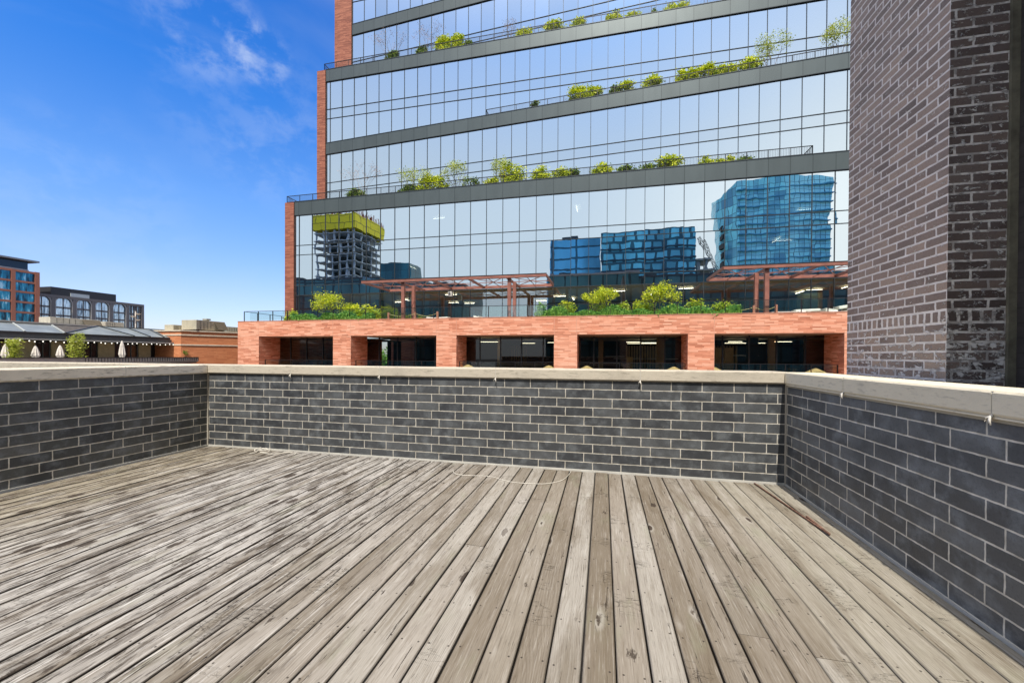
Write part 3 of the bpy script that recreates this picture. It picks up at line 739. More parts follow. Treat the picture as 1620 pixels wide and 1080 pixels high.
picket_rail('guard_rail', [(-11.54, 39.6), (-11.54, y2a(-11.54)), (21, y2a(21))], 25.1, 25.72, 'thin black rail on the middle terrace, starting halfway along the facade')
picket_rail('guard_rail', [(-31.0, 43.6), (-31.0, Y2), (21, Y2)], 33.35, 34.1, 'thin black rail on the highest planted terrace in view')
def glass_guard(xa, xb, y, z0, z1, lab, first=None, n=None, ret=None):
    t = thing('glass_guard', lab, 'railing', (xa, y, z0), 'glass guards on the brick base')
    n = n or max(1, round((xb-xa)/P)); st_ = (xb-xa)/n
    MB().bar((xa, y, z1), (xb, y, z1), .05, .035).build('handrail', 'rail', t)
    for k in range(n+1):
        x = xa+st_*k; MB().box(x-.022, y-.03, z0, x+.022, y+.03, z1-.02).build('post', 'rail', t)
        if k < n: MB().box(x+.05, y-.006, z0+.06, x+st_-.05, y+.006, z1-.04).build('glass_panel', 'gclear', t)
    if ret:
        MB().bar((xa, y, z1), (xa, ret, z1), .05, .035).build('handrail', 'rail', t)
        for k in range(1, 5):
            yy = y+(ret-y)*k/4; MB().box(xa-.022, yy-.03, z0, xa+.022, yy+.03, z1-.02).build('post', 'rail', t)
glass_guard(-31.22, 24.6, PY+.12, PT+.04, 5.05, 'long clear glass guard on top of the red brick base', n=37, ret=Y1+.2)
gl = ['low glass guard in the leftmost opening of the brick base', 'low glass guard in the second opening from the left', 'low glass guard in the middle opening of the brick base',
      'low glass guard in the second opening from the right', 'low glass guard in the rightmost opening beside the chimney stack']
for (a, b), l in zip(opens[:5], gl): glass_guard(a+.05, b-.05, PY+.65, -.44, .80, l)

# pergolas --------------------------------------------------------------------
def pergola(x0, x1, cols, lab):
    t = thing('pergola', lab, 'pergola', (x0, 29.8, 3.8), 'steel pergolas on the terrace')
    ya, yb, z = 29.75, 34.15, 7.30
    MB().box(x0, ya-.06, z-.13, x1, ya+.06, z+.10).build('front_beam', 'rust', t, .01)
    MB().box(x0, yb-.06, z-.13, x1, yb+.06, z+.10).build('rear_beam', 'rust', t, .01)
    MB().box(x0-.03, ya-.09, z+.101, x1+.03, ya+.09, z+.125).build('flashing', 'metal_dark', t)
    n = max(2, round((x1-x0)/3.08)); st_ = (x1-x0)/n
    for k in range(n+1):
        x = x0+st_*k; MB().box(x-.055, ya+.06, z-.11, x+.055, yb-.06, z+.08).build('cross_beam', 'rust', t)
    s = MB()
    for k in range(n):
        a = x0+st_*k; b = a+st_
        s.bar((a+.06, ya+.06, z), (b-.06, yb-.06, z), .045); s.bar((a+.06, yb-.06, z+.03), (b-.06, ya+.06, z+.03), .045)
        s.bar((a+.06, (ya+yb)/2, z-.03), (b-.06, (ya+yb)/2, z-.03), .05)
        s.bar((a+st_/2, ya+.06, z-.04), (a+st_/2, yb-.06, z-.04), .04)
    s.build('brace', 'rust', t)
    for x in cols:
        for y in (30.02, 31.85):
            MB().box(x-.13, y-.13, 3.8, x+.13, y+.13, z-.112).build('column', 'rust', t, .01)
            if y > 31: MB().bar((x, y, z-.12), (x, yb-.07, z-.12), .1, .12).build('bracket', 'rust', t)
pergola(-19.6, -4.18, (-15.95, -7.05), 'long rust red steel pergola over the left half of the terrace')
pergola(7.9, 22.5, (10.63, 18.4), 'rust red steel pergola over the right end of the terrace, cut off by the chimney')
t = thing('hanging_lamp', 'small pale box lamp hanging under the left pergola', 'lamp', (-13.4, 33.9, 6.7))
MB().box(-13.55, 33.7, 6.55, -13.2, 34.0, 6.95).build('housing', plain('pale_housing', (.6, .56, .5)), t); MB().box(-13.45, 33.69, 6.62, -13.3, 33.70, 6.85).build('lens', plain('dark_lens', (.1, .1, .1)), t)

# ropes, stacks and mats on the terrace
def rope(pts, lab):
    t = thing('rope_barrier', lab, 'barrier', (*pts[0], 3.8), 'yellow rope barriers on the terrace')
    for x, y in pts: MB().box(x-.07, y-.07, 3.8, x+.07, y+.07, 4.82).build('post', plain('salmon_post', (.5, .2, .12)), t)
    s = MB()
    for a, b in zip(pts[:-1], pts[1:]):
        P_ = [(a[0]+(b[0]-a[0])*k/8, a[1]+(b[1]-a[1])*k/8, 4.70-.22*sin(pi*k/8)) for k in range(9)]; s.tube(P_, .02, 5)
    s.build('rope', plain('yellow_rope', (.55, .45, .18)), t)
rope([(-17.6, 30.6), (-15.2, 30.7), (-13.2, 30.6)], 'yellow rope between short posts under the left pergola')
rope([(8.2, 30.5), (10.1, 30.7), (11.4, 30.5)], 'yellow rope between short posts under the right pergola')
def pile(x0, x1, y, h, lab, seed):
    rp = random.Random(seed); s = MB(); n = 9
    for k in range(n):
        a = rp.uniform(x0, x1-.6); z = 3.8+rp.uniform(0, h*.7)*(1 if k > 2 else 0); ln = rp.uniform(.7, 1.5); dz = rp.uniform(-.12, .12)
        i = len(s.v); th = rp.uniform(.10, .28); 
        for zz in (z, z+th):
            s.v += [(a, y+rp.uniform(-.1, .1), zz-dz), (a+ln, y+rp.uniform(-.1, .1), zz+dz), (a+ln, y+.8, zz+dz), (a, y+.8, zz-dz)]
        s.f += [tuple(i+k_ for k_ in f) for f in ((0, 3, 2, 1), (4, 5, 6, 7), (0, 1, 5, 4), (1, 2, 6, 5), (2, 3, 7, 6), (3, 0, 4, 7))]
    o = s.build('wrapped_pile', 'white', bevel=.04); tag(o, lab, 'pile', 'white wrapped piles on the terrace')
pile(12.6, 17, 30.9, 1.15, 'high heap of white wrapped sheets at the right end of the terrace', 1)
pile(10.9, 12.8, 30.8, .6, 'low white wrapped stack right of the right pergola column', 2)
pile(-14.9, -12.0, 30.7, .62, 'low white wrapped stack beside the left pergola rope', 3)
pile(-10.6, -8.6, 30.7, .62, 'small low white stack under the middle of the left pergola', 4)
cones = [(-10.7, .15), (-4.1, .2), (-1.2, .22), (5.0, .15), (7.7, .2), (14.0, .15)]
cl = ['at the left of the middle opening', 'at the right of the middle opening', 'at the left of the second opening from the right', 'at the right of the second opening from the right',
      'at the left of the rightmost opening', 'at the right of the rightmost opening']
for (x, zt), l in zip(cones, cl):
    s = MB().lathe((x, PY+1.5, -.44), [(.02, .98), (.12, .95), (.55, .72), (.60, .66), (.5, .64), (.06, .62), (.06, 0), (.25, 0)], 14)
    tag(s.build('table_parasol', plain('straw', (.50, .34, .14)), smooth=False), 'tan cone shade '+l, 'shade', 'tan cone shades in the openings')

# planting --------------------------------------------------------------------
vr = random.Random(21)
def leaves(s, c, rx, ry, rz, n, ls, clumps=14, shell=.5):
    cl_ = []
    for _ in range(clumps):
        a = vr.uniform(0, 2*pi); zz = vr.uniform(-.75, 1); rr = math.sqrt(max(0, 1-zz*zz*.85))*vr.uniform(.35, .95)
        cl_.append((rr*cos(a), rr*sin(a), zz*.85))
    for _ in range(n):
        k = vr.choice(cl_); sp_ = .30
        p = Vector((c[0]+rx*(k[0]+vr.gauss(0, sp_)*.8), c[1]+ry*(k[1]+vr.gauss(0, sp_)*.8), c[2]+rz*(k[2]+vr.gauss(0, sp_)*.8)))
        if p.z < c[2]-rz: p.z = c[2]-rz+vr.random()*.1
        u = Vector((vr.gauss(0, 1), vr.gauss(0, 1), vr.gauss(0, .6))).normalized(); w2 = u.cross(Vector((vr.gauss(0, 1), vr.gauss(0, 1), vr.gauss(0, 1)))).normalized()
        a = ls*vr.uniform(.6, 1.3)/2; b = a*.6
        s.quad(p-u*a, p+w2*b, p+u*a, p-w2*b)
def bush(x, y, zb, zt, wd, kind, lab, grp):
    lm_ = {'bushY': 'leafY', 'bushD': 'leafD', 'bushG': 'leafG', 'bushT': 'leafD'}[kind]
    h = zt-zb; t = thing('shrub', lab, 'shrub', (x, y, zb), grp)
    s = MB(); n = int({'bushT': 260}.get(kind, 1150)*max(.7, min(2.2, wd*h/1.5)))
    leaves(s, (x, y+.1, zb+h*.5), wd*.50, min(.38, wd*.3), h*.50, n, .19 if zb > 10 else .15, 16)
    s.build('foliage', lm_, t)
    b_ = MB()
    for _ in range(4):
        b_.tube([(x+vr.uniform(-.1, .1), y, zb-.1), (x+vr.uniform(-.3, .3)*wd, y+vr.uniform(-.1, .1), zb+h*.6)], [.02, .008], 4)
    b_.build('stem', 'bark', t)
def tree(x, y, zb, zt, wd, kind, lab, grp):
    h = zt-zb; t = thing('small_tree', lab, 'tree', (x, y, zb), grp)
    b_ = MB(); tips = []
    def grow(p, dr, ln, r, lv):
        q_ = p+dr*ln; mid = p+dr*ln*.5+Vector((vr.gauss(0, .04), vr.gauss(0, .04), 0))*ln
        b_.tube([p, mid, q_], [r, r*.8, r*.6], 5 if lv < 2 else 3, cap=False)
        if lv >= (4 if kind == 'bare' else 3): tips.append(q_); return
        for _ in range(vr.choice((2, 3))):
            nd = (dr+Vector((vr.gauss(0, .42), vr.gauss(0, .30), vr.gauss(.05, .2)))).normalized()
            grow(q_, nd, ln*vr.uniform(.62, .85), r*.58, lv+1)
        if lv >= 1: tips.append(q_)
    ns = 3 if kind != 'treeL' else 2
    for k in range(ns+1):
        a = (k-ns/2)/max(1, ns)*1.0
        grow(Vector((x+a*.15, y, zb-.1)), Vector((a*.75*wd/h*1.3, vr.gauss(0, .12), 1)).normalized(), h*.33, .030 if kind != 'bare' else .022, 0)
    b_.build('trunk', 'barkp' if kind == 'bare' else 'bark', t)
    if kind == 'bare':
        s = MB()
        for p in tips:
            for _ in range(1):
                q_ = p+Vector((vr.gauss(0, .12), vr.gauss(0, .1), vr.gauss(0, .12))); u = Vector((vr.gauss(0, 1), vr.gauss(0, 1), vr.gauss(0, 1))).normalized()*.04; w2 = u.orthogonal()*.7
                s.quad(q_-u, q_+w2, q_+u, q_-w2)
        s.build('foliage', plain('pink_buds', (.34, .22, .17)), t); return  # these are the bare tree's buds
    s = MB(); n = 2400 if kind == 'tree' else 1200
    tips = [p for p in tips if p.z > zb+h*.28] or tips
    for _ in range(n):
        for _t in range(6):
            p = vr.choice(tips)+Vector((vr.gauss(0, wd*.09), vr.gauss(0, .2), vr.gauss(0, h*.08)))
            ex_, ez_ = (p.x-x)/(wd*.55), (p.z-zb-h*.60)/(h*.44); th_ = math.atan2(ez_, ex_)
            if ex_**2+ez_**2 < vr.uniform(.7, 1.1)*(1+.30*sin(3*th_+x)+.22*sin(5*th_+2*x)+.15*sin(9*th_)): break
        else: continue
        u = Vector((vr.gauss(0, 1), vr.gauss(0, 1), vr.gauss(0, .6))).normalized(); w2 = u.cross(Vector((vr.gauss(0, 1), vr.gauss(0, 1), vr.gauss(0, 1)))).normalized()
        a = .12*vr.uniform(.6, 1.3)/2
        s.quad(p-u*a, p+w2*a*.6, p+u*a, p-w2*a*.6)
    s.build('crown', 'leafY' if kind == 'tree' else 'leafL', t)
POD = [('bushY', -26.96, 30.15, 3.9, 5.07, 1.18), ('tree', -23.02, 30.15, 3.9, 6.73, 2.61), ('bushY', -20.87, 30.15, 3.9, 5.44, 1.81), ('bushY', -19.08, 30.15, 3.9, 5.35, 2.01), ('bushG', -4.71, 30.15, 3.9, 5.13, 0.87), ('bushY', -2.8, 30.15, 3.9, 5.23, 1.51), ('tree', -0.21, 30.15, 3.9, 6.42, 2.08), ('tree', 4.04, 30.15, 3.9, 6.54, 2.55), ('bushY', 1.37, 30.15, 3.9, 5.04, 1.1), ('bushY', 2.58, 30.15, 3.9, 5.1, 1.47), ('bushY', 6.31, 30.15, 3.9, 5.1, 1.51), ('bushY', 7.9, 30.15, 3.9, 4.93, 1.68)]
T1 = [('bare', -23.66, 35.9, 16.7, 20.39, 3.12), ('bushD', -24.44, 35.9, 16.7, 17.84, 2.03), ('treeL', -18.04, 35.9, 16.7, 19.73, 2.93), ('bushD', -18.56, 35.9, 16.7, 17.8, 1.9), ('bushY', -16.12, 35.9, 16.7, 18.34, 2.97), ('treeL', -13.65, 35.9, 16.7, 19.54, 2.19), ('bushT', -12.31, 35.9, 16.7, 17.99, 1.67), ('treeL', -9.28, 35.9, 16.7, 19.77, 1.89), ('bushY', -10.23, 35.9, 16.7, 17.76, 1.15), ('bushY', -8.39, 35.9, 16.7, 18.86, 2.71), ('bushY', -5.45, 35.9, 16.7, 18.25, 1.9), ('bushY', -3.84, 35.9, 16.7, 17.96, 1.68), ('bushD', -2.6, 35.9, 16.7, 17.75, 0.96), ('bushY', -0.41, 35.9, 16.7, 18.01, 2.04), ('bushD', 1.73, 35.9, 16.7, 17.64, 1.57), ('bushD', 3.4, 35.9, 16.7, 17.54, 1.78), ('bushY', 5.37, 35.9, 16.7, 18.03, 2.0), ('bushY', 8.47, 35.9, 16.7, 17.77, 1.51), ('bushY', 9.82, 35.9, 16.7, 17.55, 1.19), ('bushD', 10.91, 35.9, 16.7, 17.44, 1.29)]
T2A = [('bushD', -6.65, 38.5, 25.0, 25.81, 0.92), ('bushY', -2.45, 38.36, 25.0, 26.63, 1.76), ('bushY', -0.93, 38.26, 25.0, 26.22, 1.82), ('bushD', 0.9, 38.14, 25.0, 26.07, 0.97), ('bushY', 1.87, 38.08, 25.0, 26.16, 1.66), ('bushY', 4.09, 37.94, 25.0, 26.41, 1.68), ('bushY', 6.56, 37.78, 25.0, 26.33, 1.06), ('bushY', 7.52, 37.72, 25.0, 26.32, 1.21), ('bushY', 8.62, 37.65, 25.0, 26.36, 1.51), ('bushY', 10.01, 37.56, 25.0, 26.22, 1.63), ('bushY', 11.86, 37.45, 25.0, 26.42, 1.57), ('treeL', 13.43, 37.35, 25.0, 28.23, 2.29), ('treeL', 18.07, 37.05, 25.0, 27.92, 1.85)]
T2 = [('bare', -22.98, 40.5, 33.3, 36.97, 3.03), ('bushD', -22.96, 40.5, 33.3, 34.74, 1.69), ('bare', -18.58, 40.5, 33.3, 36.81, 1.69), ('bushD', -19.4, 40.5, 33.3, 34.7, 1.17), ('bushY', -16.96, 40.5, 33.3, 35.3, 1.64), ('bushY', -15.31, 40.5, 33.3, 35.23, 1.79), ('bushD', -14.17, 40.5, 33.3, 34.47, 0.82), ('bare', -9.71, 40.5, 33.3, 35.76, 1.48), ('bushY', -8.07, 40.5, 33.3, 34.64, 1.66), ('bushY', -5.18, 40.5, 33.3, 34.82, 2.49), ('bushY', -2.59, 40.5, 33.3, 34.63, 1.48), ('bushY', 0.79, 40.5, 33.3, 34.65, 1.35), ('bushY', 2.63, 40.5, 33.3, 34.42, 1.36), ('bushD', 4.48, 40.5, 33.3, 34.37, 0.54), ('bushY', 6.34, 40.5, 33.3, 34.68, 2.01)]
ORD = ['first', 'second', 'third', 'fourth', 'fifth', 'sixth', 'seventh', 'eighth', 'ninth', 'tenth', 'eleventh', 'twelfth', 'thirteenth', 'fourteenth', 'fifteenth', 'sixteenth']
KW = {'bushY': 'yellow green shrub', 'bushD': 'dark green shrub', 'bushG': 'mid green rounded shrub', 'bushT': 'thin wispy shrub', 'tree': 'small yellow green tree', 'treeL': 'light spring tree', 'bare': 'bare pinkish tree'}
def plant_row(rows, where, grp):
    cnt = {}; tot = {}
    for r in rows: tot[r[0]] = tot.get(r[0], 0)+1
    for r in sorted(rows, key=lambda r: r[1]):
        k = r[0]; i = cnt.get(k, 0); cnt[k] = i+1
        if tot[k] == 1: lab = 'the only '+KW[k]+' on '+where
        elif i == 0: lab = 'leftmost '+KW[k]+' on '+where
        elif i == tot[k]-1: lab = 'rightmost '+KW[k]+' on '+where
        else: lab = ORD[i]+' '+KW[k]+' from the left on '+where
        (bush if k.startswith('bush') else tree)(r[1], r[2], r[3], r[4], r[5], k, lab, ('shrubs on ' if k.startswith('bush') else 'small trees on ')+grp)
plant_row(POD, 'the brick base terrace', 'the brick base terrace')
plant_row(T1, 'the lowest facade terrace', 'the lowest facade terrace')
plant_row(T2A, 'the middle facade terrace', 'the middle facade terrace')
plant_row(T2, 'the highest facade terrace', 'the highest facade terrace')
def ground_cover(x0, x1, y, z, h, n, mat='leafG'):
    s = MB()
    for _ in range(n):
        x = vr.uniform(x0, x1); yy = y+vr.uniform(-.35, .35); hh = h*(.72+.28*sin(x*2.3)*sin(x*.9+1))*vr.uniform(.5, 1.1)
        a = Vector((x, yy, z)); tp = a+Vector((vr.gauss(0, .12), vr.gauss(0, .1), hh)); wv = Vector((vr.uniform(.02, .05), vr.uniform(-.02, .02), 0))
        s.quad(a-wv, a+wv, tp+wv*.3, tp-wv*.3)
        p = tp; u = Vector((vr.gauss(0, 1), vr.gauss(0, 1), vr.gauss(0, 1))).normalized()*.05; w2 = u.orthogonal()*.7; s.quad(p-u, p+w2, p+u, p-w2)
    o = s.build('ground_cover', mat); tag(o, 'soft green ground cover planted along the glass guard', 'ground cover', kind='stuff'); return o
ground_cover(-26.3, -18.6, 30.0, 3.8, 1.12, 9000); ground_cover(-4.6, 8.9, 30.0, 3.8, 1.05, 15000)
for x0, x1 in ((-26.6, -17.9), (-5.1, 9.1)):
    pl_ = MB().box(x0, 29.68, 3.805, x1, 30.6, 3.97).build('planter_soil', plain('soil', (.06, .045, .03)), None); tag(pl_, 'long soil bed behind the glass guard, '+('left of the pergola' if x0 < -10 else 'between the pergolas'), 'planter', 'soil beds on the terrace')

# ================================================================== GROUND, STREETS
struct(MB().box(-1500, -1500, -16, 1500, 1500, -14.02).build('ground', 'asphalt'))
struct(MB().box(-15, -9.5, -14, 2.1, 4.9, -.62).build('building_base', parapet_brick('base_brick', 0, .5)))
# far things glimpsed through the building's open ground hall
nb = thing('white_building', 'pale rendered building seen through the leftmost opening of the brick base', 'building', (-48, 70, -14))
MB().box(-76, 70, -14, -57, 80, 6).build('wall', plain('pale_render', (.62, .62, .60)), nb)
MB().box(-65, 69.9, -1, -64, 69.99, 1.6).build('window', plain('grey_glass', (.12, .14, .15), .2), nb)
hd = MB().box(-50.2, 60, -4, -47.5, 60.3, .95).build('hoarding', plain('bright_green_board', (.03, .50, .05)))
tag(hd, 'bright green hoarding seen through the leftmost opening', 'hoarding')
for i, (x, y, l) in enumerate(((-38.5, 66, 'street tree seen through the second opening, left one'), (-35, 68, 'street tree seen through the second opening, middle one'), (-30, 64, 'street tree seen through the second opening, right one'))):
    t = thing('street_tree', l, 'tree', (x, y, -14), 'street trees beyond the brick base')
    MB().tube([(x, y, -14), (x+.2, y, -6), (x, y, 1)], [.25, .2, .1], 7).build('trunk', 'bark', t)
    s = MB(); leaves(s, (x, y, -1.5), 3.2, 2.5, 3.4, 1800, .5, 20); s.build('crown', 'leafG', t)

# ================================================================== LEFT: RESTAURANT PAVILION AND NEIGHBOURS
XP = -44.0
beige = plain('beige_panel', (.56, .47, .28)); dkg = Mat('dark_door_glass', (.02, .022, .022), .08).m; awn = plain('dark_grey_awning', (.075, .08, .082), .5)
skyl = plain('skylight_glass', (.17, .19, .19), .45, 0, .3, .8, .3)
pv = thing('restaurant_pavilion', 'low roof terrace restaurant with a glazed roof and dark grey awning, far left', 'building', (XP-3, 27, -14))
MB().box(XP-9, 10, -14, XP-.6, 34.2, .75).build('wall', beige, pv)
MB().box(XP-8.6, 10, .75, XP-2.6, 33.9, .8).build('floor', 'conc', pv)
s = MB().box(XP-3.0, 10, .80, XP-2.8, 34.1, 2.3); s.build('back_wall', 'dark', pv)
ys = [12, 15, 18.3, 20.0, 22.6, 24.0, 25.0, 25.9, 27.3, 28.3, 29.6, 30.4, 31.7, 32.8, 34.1]
for i, (a, b) in enumerate(zip(ys[:-1], ys[1:])):
    if i in (4, 6, 9, 12) or i == 0:
        MB().box(XP-2.7, a, .80, XP-2.5, b, 2.28).build('wall_panel', beige, pv)
    else:
        o = MB().box(XP-2.65, a+.06, .85, XP-2.60, b-.06, 2.2).build('door', dkg, pv)
        f = MB()
        k = max(1, int((b-a)/.45))
        for j in range(k+1): yy = a+.06+(b-a-.12)*j/k; f.box(XP-2.6, yy-.03, .85, XP-2.55, yy+.03, 2.2)
        f.build('frame', plain('grey_frame', (.16, .17, .17)) if i % 2 else 'metal_dark', o)
MB().box(XP-3.2, 10, 2.30, XP+.05, 34.55, 2.46).build('awning', awn, pv)
MB().box(XP-2.6, 10, 2.47, XP-.25, 34.35, 2.72).build('awning_upper', awn, pv)
MB().box(XP-.02, 10, 2.32, XP+.10, 34.6, 2.40).build('awning_trim', plain('pale_trim', (.5, .49, .46)), pv)
MB().box(XP-6, 10, 2.74, XP-.45, 34.2, 2.95).build('fascia', plain('black_fascia', (.035, .035, .035), .5), pv)
# glazed roof: slope from eave up to ridge with a gable-like hip at px ~165
ex, rx_, ez, rz_ = XP-.55, XP-3.6, 2.96, 3.86
ys = [8, 11, 14, 17, 20, 22.4, 24.8]
for a, b in zip(ys[:-1], ys[1:]):
    MB().quad((ex, a, ez), (ex, b, ez), (rx_, b+.8, rz_-.12), (rx_, a+.8, rz_-.12)).build('roof_panel', skyl, pv)
ys = [25.1, 27.6, 29.9, 32.0, 34.0]
MB().quad((ex, 24.9, ez), (ex, 30.0, ez), (rx_+.6, 28.6, rz_-.02)).build('roof_panel', skyl, pv)
for a, b, c, d_ in ((30.0, 31.4, 28.75, 31.0), (31.4, 32.7, 31.0, 33.0), (32.7, 34.1, 33.0, 35.0)):
    MB().quad((ex, a, ez), (ex, b, ez), (rx_+.6, d_, rz_-.02), (rx_+.6, c, rz_-.02)).build('roof_panel', skyl, pv)
for a, b in ((24.9, 28.6), (30.0, 28.65), (31.4, 31.0), (32.7, 33.0), (34.1, 35.0)):
    MB().bar((ex, a, ez+.03), (rx_+.6, b, rz_), .10, .10).build('rafter', 'metal_dark', pv)
for a in (11, 14, 17, 20, 22.4, 24.8): MB().bar((ex, a, ez+.03), (rx_, a+.8, rz_-.10), .09, .08).build('rafter', plain('pale_rafter', (.35, .37, .36)), pv)
MB().box(rx_-.1, 8, rz_-.10, rx_+.1, 30, rz_-.04).build('ridge', awn, pv); MB().bar((rx_+.6, 28.5, rz_+.01), (rx_+.6, 35, rz_+.01), .10, .06).build('ridge', awn, pv)
s = MB()
for k in range(38): yy = 18.5+k*.42+.06*sin(k*2.3); s.lathe((XP+.06, yy, 2.20+.04*sin(k*1.7)), [(.0, .05), (.035, .03), (.045, 0), (.02, -.04), (0, -.05)], 6)
tag(s.build('string_light', emis('bulb', (1, .95, .85), 1.2), pv), kind='stuff')
# terrace edge in front of the pavilion
tw = MB().box(XP+2.2, 10, .45, XP+2.45, 33.9, .88).build('terrace_wall', plain('light_terrace_wall', (.42, .39, .33))); tag(tw, 'pale low wall edging the restaurant terrace', 'wall')
MB().box(XP+2.15, 10, .881, XP+2.5, 33.9, .93).build('wall_cap', 'metal_dark', tw)
s = MB()
for k in range(44): yy = 24.4+k*.22; s.box(XP+2.452, yy, .55, XP+2.47, yy+.04, .87)
tag(s.build('tie', 'metal_dark', tw), kind='stuff')
struct(MB().box(XP-.6, 10, .3, XP+2.2, 33.9, .45).build('terrace_floor', 'conc'))
def umbrella(y, zt, zb, lab, w_=.36, x=XP+1.0):
    t = thing('closed_parasol', lab, 'parasol', (x, y, zb), 'closed cream parasols on the restaurant terrace')
    s = MB(); n = 18; h = zt-.5
    prof = [(.02, 0, 0), (.10, -.10, .1), (.20, -.34, .25), (.30, -.75, .35), (.36, -1.1, .38), (.22, -1.35, .4), (.30, -1.6, .5)] 
    i0 = 0
    for r, z, fl in prof:
        for j in range(n):
            a = 2*pi*j/n; rr = r*.62*(1+fl*.45*(1 if j % 2 else -1)); s.v.append((x+rr*cos(a), y+rr*sin(a), zt+z*(zt-.9)/1.35))
    for k in range(len(prof)-1):
        for j in range(n): a = k*n+j; b = k*n+(j+1) % n; s.f.append((a, b, b+n, a+n))
    s.build('canopy', 'white', t); MB().tube([(x, y, .46), (x, y, zt+.06)], .03, 8).build('pole', 'metal_dark', t)
umbrella(20.6, 1.95, .5, 'closed cream parasol at the left edge of the view')
umbrella(22.2, 1.84, .5, 'closed cream parasol left of the tall bamboo'); umbrella(23.65, 1.92, .5, 'closed cream parasol touching the tall bamboo')
umbrella(27.95, 2.45, .5, 'taller closed cream parasol right of the bamboo')
def bamboo(y, wd, zt, lab):
    x = XP+1.2; t = thing('bamboo', lab, 'plant', (x, y, .45), 'bamboo clumps on the restaurant terrace')
    b_ = MB(); s = MB()
    for k in range(16):
        yy = y+vr.uniform(-.5, .5)*wd; hh = (zt-.45)*vr.uniform(.75, 1.0); b_.tube([(x+vr.uniform(-.15, .15), yy, .45), (x, yy+vr.uniform(-.15, .15), .45+hh)], [.018, .008], 4)
        for _ in range(95):
            z = .6+hh*vr.random(); p = Vector((x+vr.gauss(0, .18), yy+vr.gauss(0, .11), z)); u = Vector((vr.gauss(0, .5), vr.gauss(0, 1), vr.gauss(-.3, .5))).normalized()*vr.uniform(.06, .12); w2 = Vector((vr.gauss(0, 1), 0, vr.gauss(0, 1))).normalized()*.03
            s.quad(p-u, p+w2, p+u, p-w2)
    b_.build('stem', 'bark', t); s.build('foliage', leaf('bamboo_leaves', (.22, .30, .03), (.48, .54, .06), (.70, .70, .16)), t)
bamboo(24.55, .8, 2.9, 'tall yellow green bamboo between the closed parasols'); bamboo(20.95, .75, 2.35, 'bamboo clump at the left edge of the restaurant terrace')
t = thing('potted_shrub', 'small dark potted shrub at the right end of the restaurant terrace', 'shrub', (XP+1, 33.6, .45)); s = MB(); leaves(s, (XP+1, 33.6, 1.25), .35, .35, .35, 300, .12, 8); s.build('foliage', 'leafD', t)
MB().lathe((XP+1, 33.6, .45), [(.0, 0), (.16, 0), (.22, .5), (.18, .5)], 12).build('pot', 'metal_dark', t)

# orange brick annex
ob = red_brick('orange_brick', (.42, .14, .055), (.56, .20, .08), (.64, .26, .11)); cream = plain('cream_stone_band', (.62, .53, .40))
an = thing('brick_annex', 'orange brick building with two cream stripes, between the restaurant and the brick base', 'building', (-43, 36, -14))
poly = [(-47.5, 33.3), (-43.0, 33.2), (-40.6, 38.2), (-38.5, 47), (-56, 47)]
def prism(poly, z0, z1):
    s = MB(); n = len(poly); s.v = [(x, y, z0) for x, y in poly]+[(x, y, z1) for x, y in poly]
    s.f = [(k, (k+1) % n, (k+1) % n+n, k+n) for k in range(n)]+[tuple(range(n))[::-1], tuple(range(n, 2*n))]; return s
def grow_(poly, d_):
    cx = sum(p[0] for p in poly)/len(poly); cy = sum(p[1] for p in poly)/len(poly)
    return [(p[0]+(d_ if p[0] > cx else -d_), p[1]+(d_ if p[1] > cy else -d_)) for p in poly]
prism(poly, -14, 3.62).build('wall', ob, an); prism(grow_(poly, .10), 3.62, 3.74).build('coping', cream, an)
for z in (3.18, 2.14): prism(grow_(poly, .05), z, z+.13).build('stone_band', cream, an)
def hvac(x, y, z, lx, ly, lz, lab, hood=True, c=(.42, .38, .28)):
    t = thing('rooftop_unit', lab, 'rooftop unit', (x, y, z), 'rooftop air handling units'); mm = plain('unit_paint', c)
    MB().box(x, y, z+.12, x+lx, y+ly, z+lz).build('casing', mm, t, .02)
    MB().box(x+.1, y+.1, z, x+lx-.1, y+ly-.1, z+.12).build('curb', 'metal_dark', t)
    if hood:
        s = MB(); yy = y+ly*.62; y2_ = y+ly*1.0
        s.quad((x+lx, yy, z+.2), (x+lx+.5, yy, z+.2), (x+lx+.5, y2_, z+.2), (x+lx, y2_, z+.2)); s.quad((x+lx, yy, z+lz-.1), (x+lx, y2_, z+lz-.1), (x+lx+.5, y2_, z+.2), (x+lx+.5, yy, z+.2)); 
        s.build('hood', plain('dark_louvre', (.10, .08, .05)), t)
    s = MB()
    for k in range(1, 5): s.box(x+lx+.002, y+ly*.6*k/5, z+.2, x+lx+.012, y+ly*.6*k/5+.03, z+lz-.1)
    s.build('seam', 'metal_dark', t)
hvac(-44.2, 34.2, 3.74, 2.0, 3.3, 1.15, 'large cream rooftop unit with a dark hood on the orange brick building'); hvac(-44.2, 38.2, 3.74, 1.5, 2.6, .72, 'smaller grey rooftop unit beside the large cream one', True, (.30, .31, .27))
hvac(-46, 33.8, 3.62, 1.2, 1.0, .75, 'small ribbed rooftop unit left of the large cream one', False); hvac(-43.6, 36.0, 4.89, .6, .5, .30, 'small square vent on top of the large cream unit', False, (.3, .3, .26))
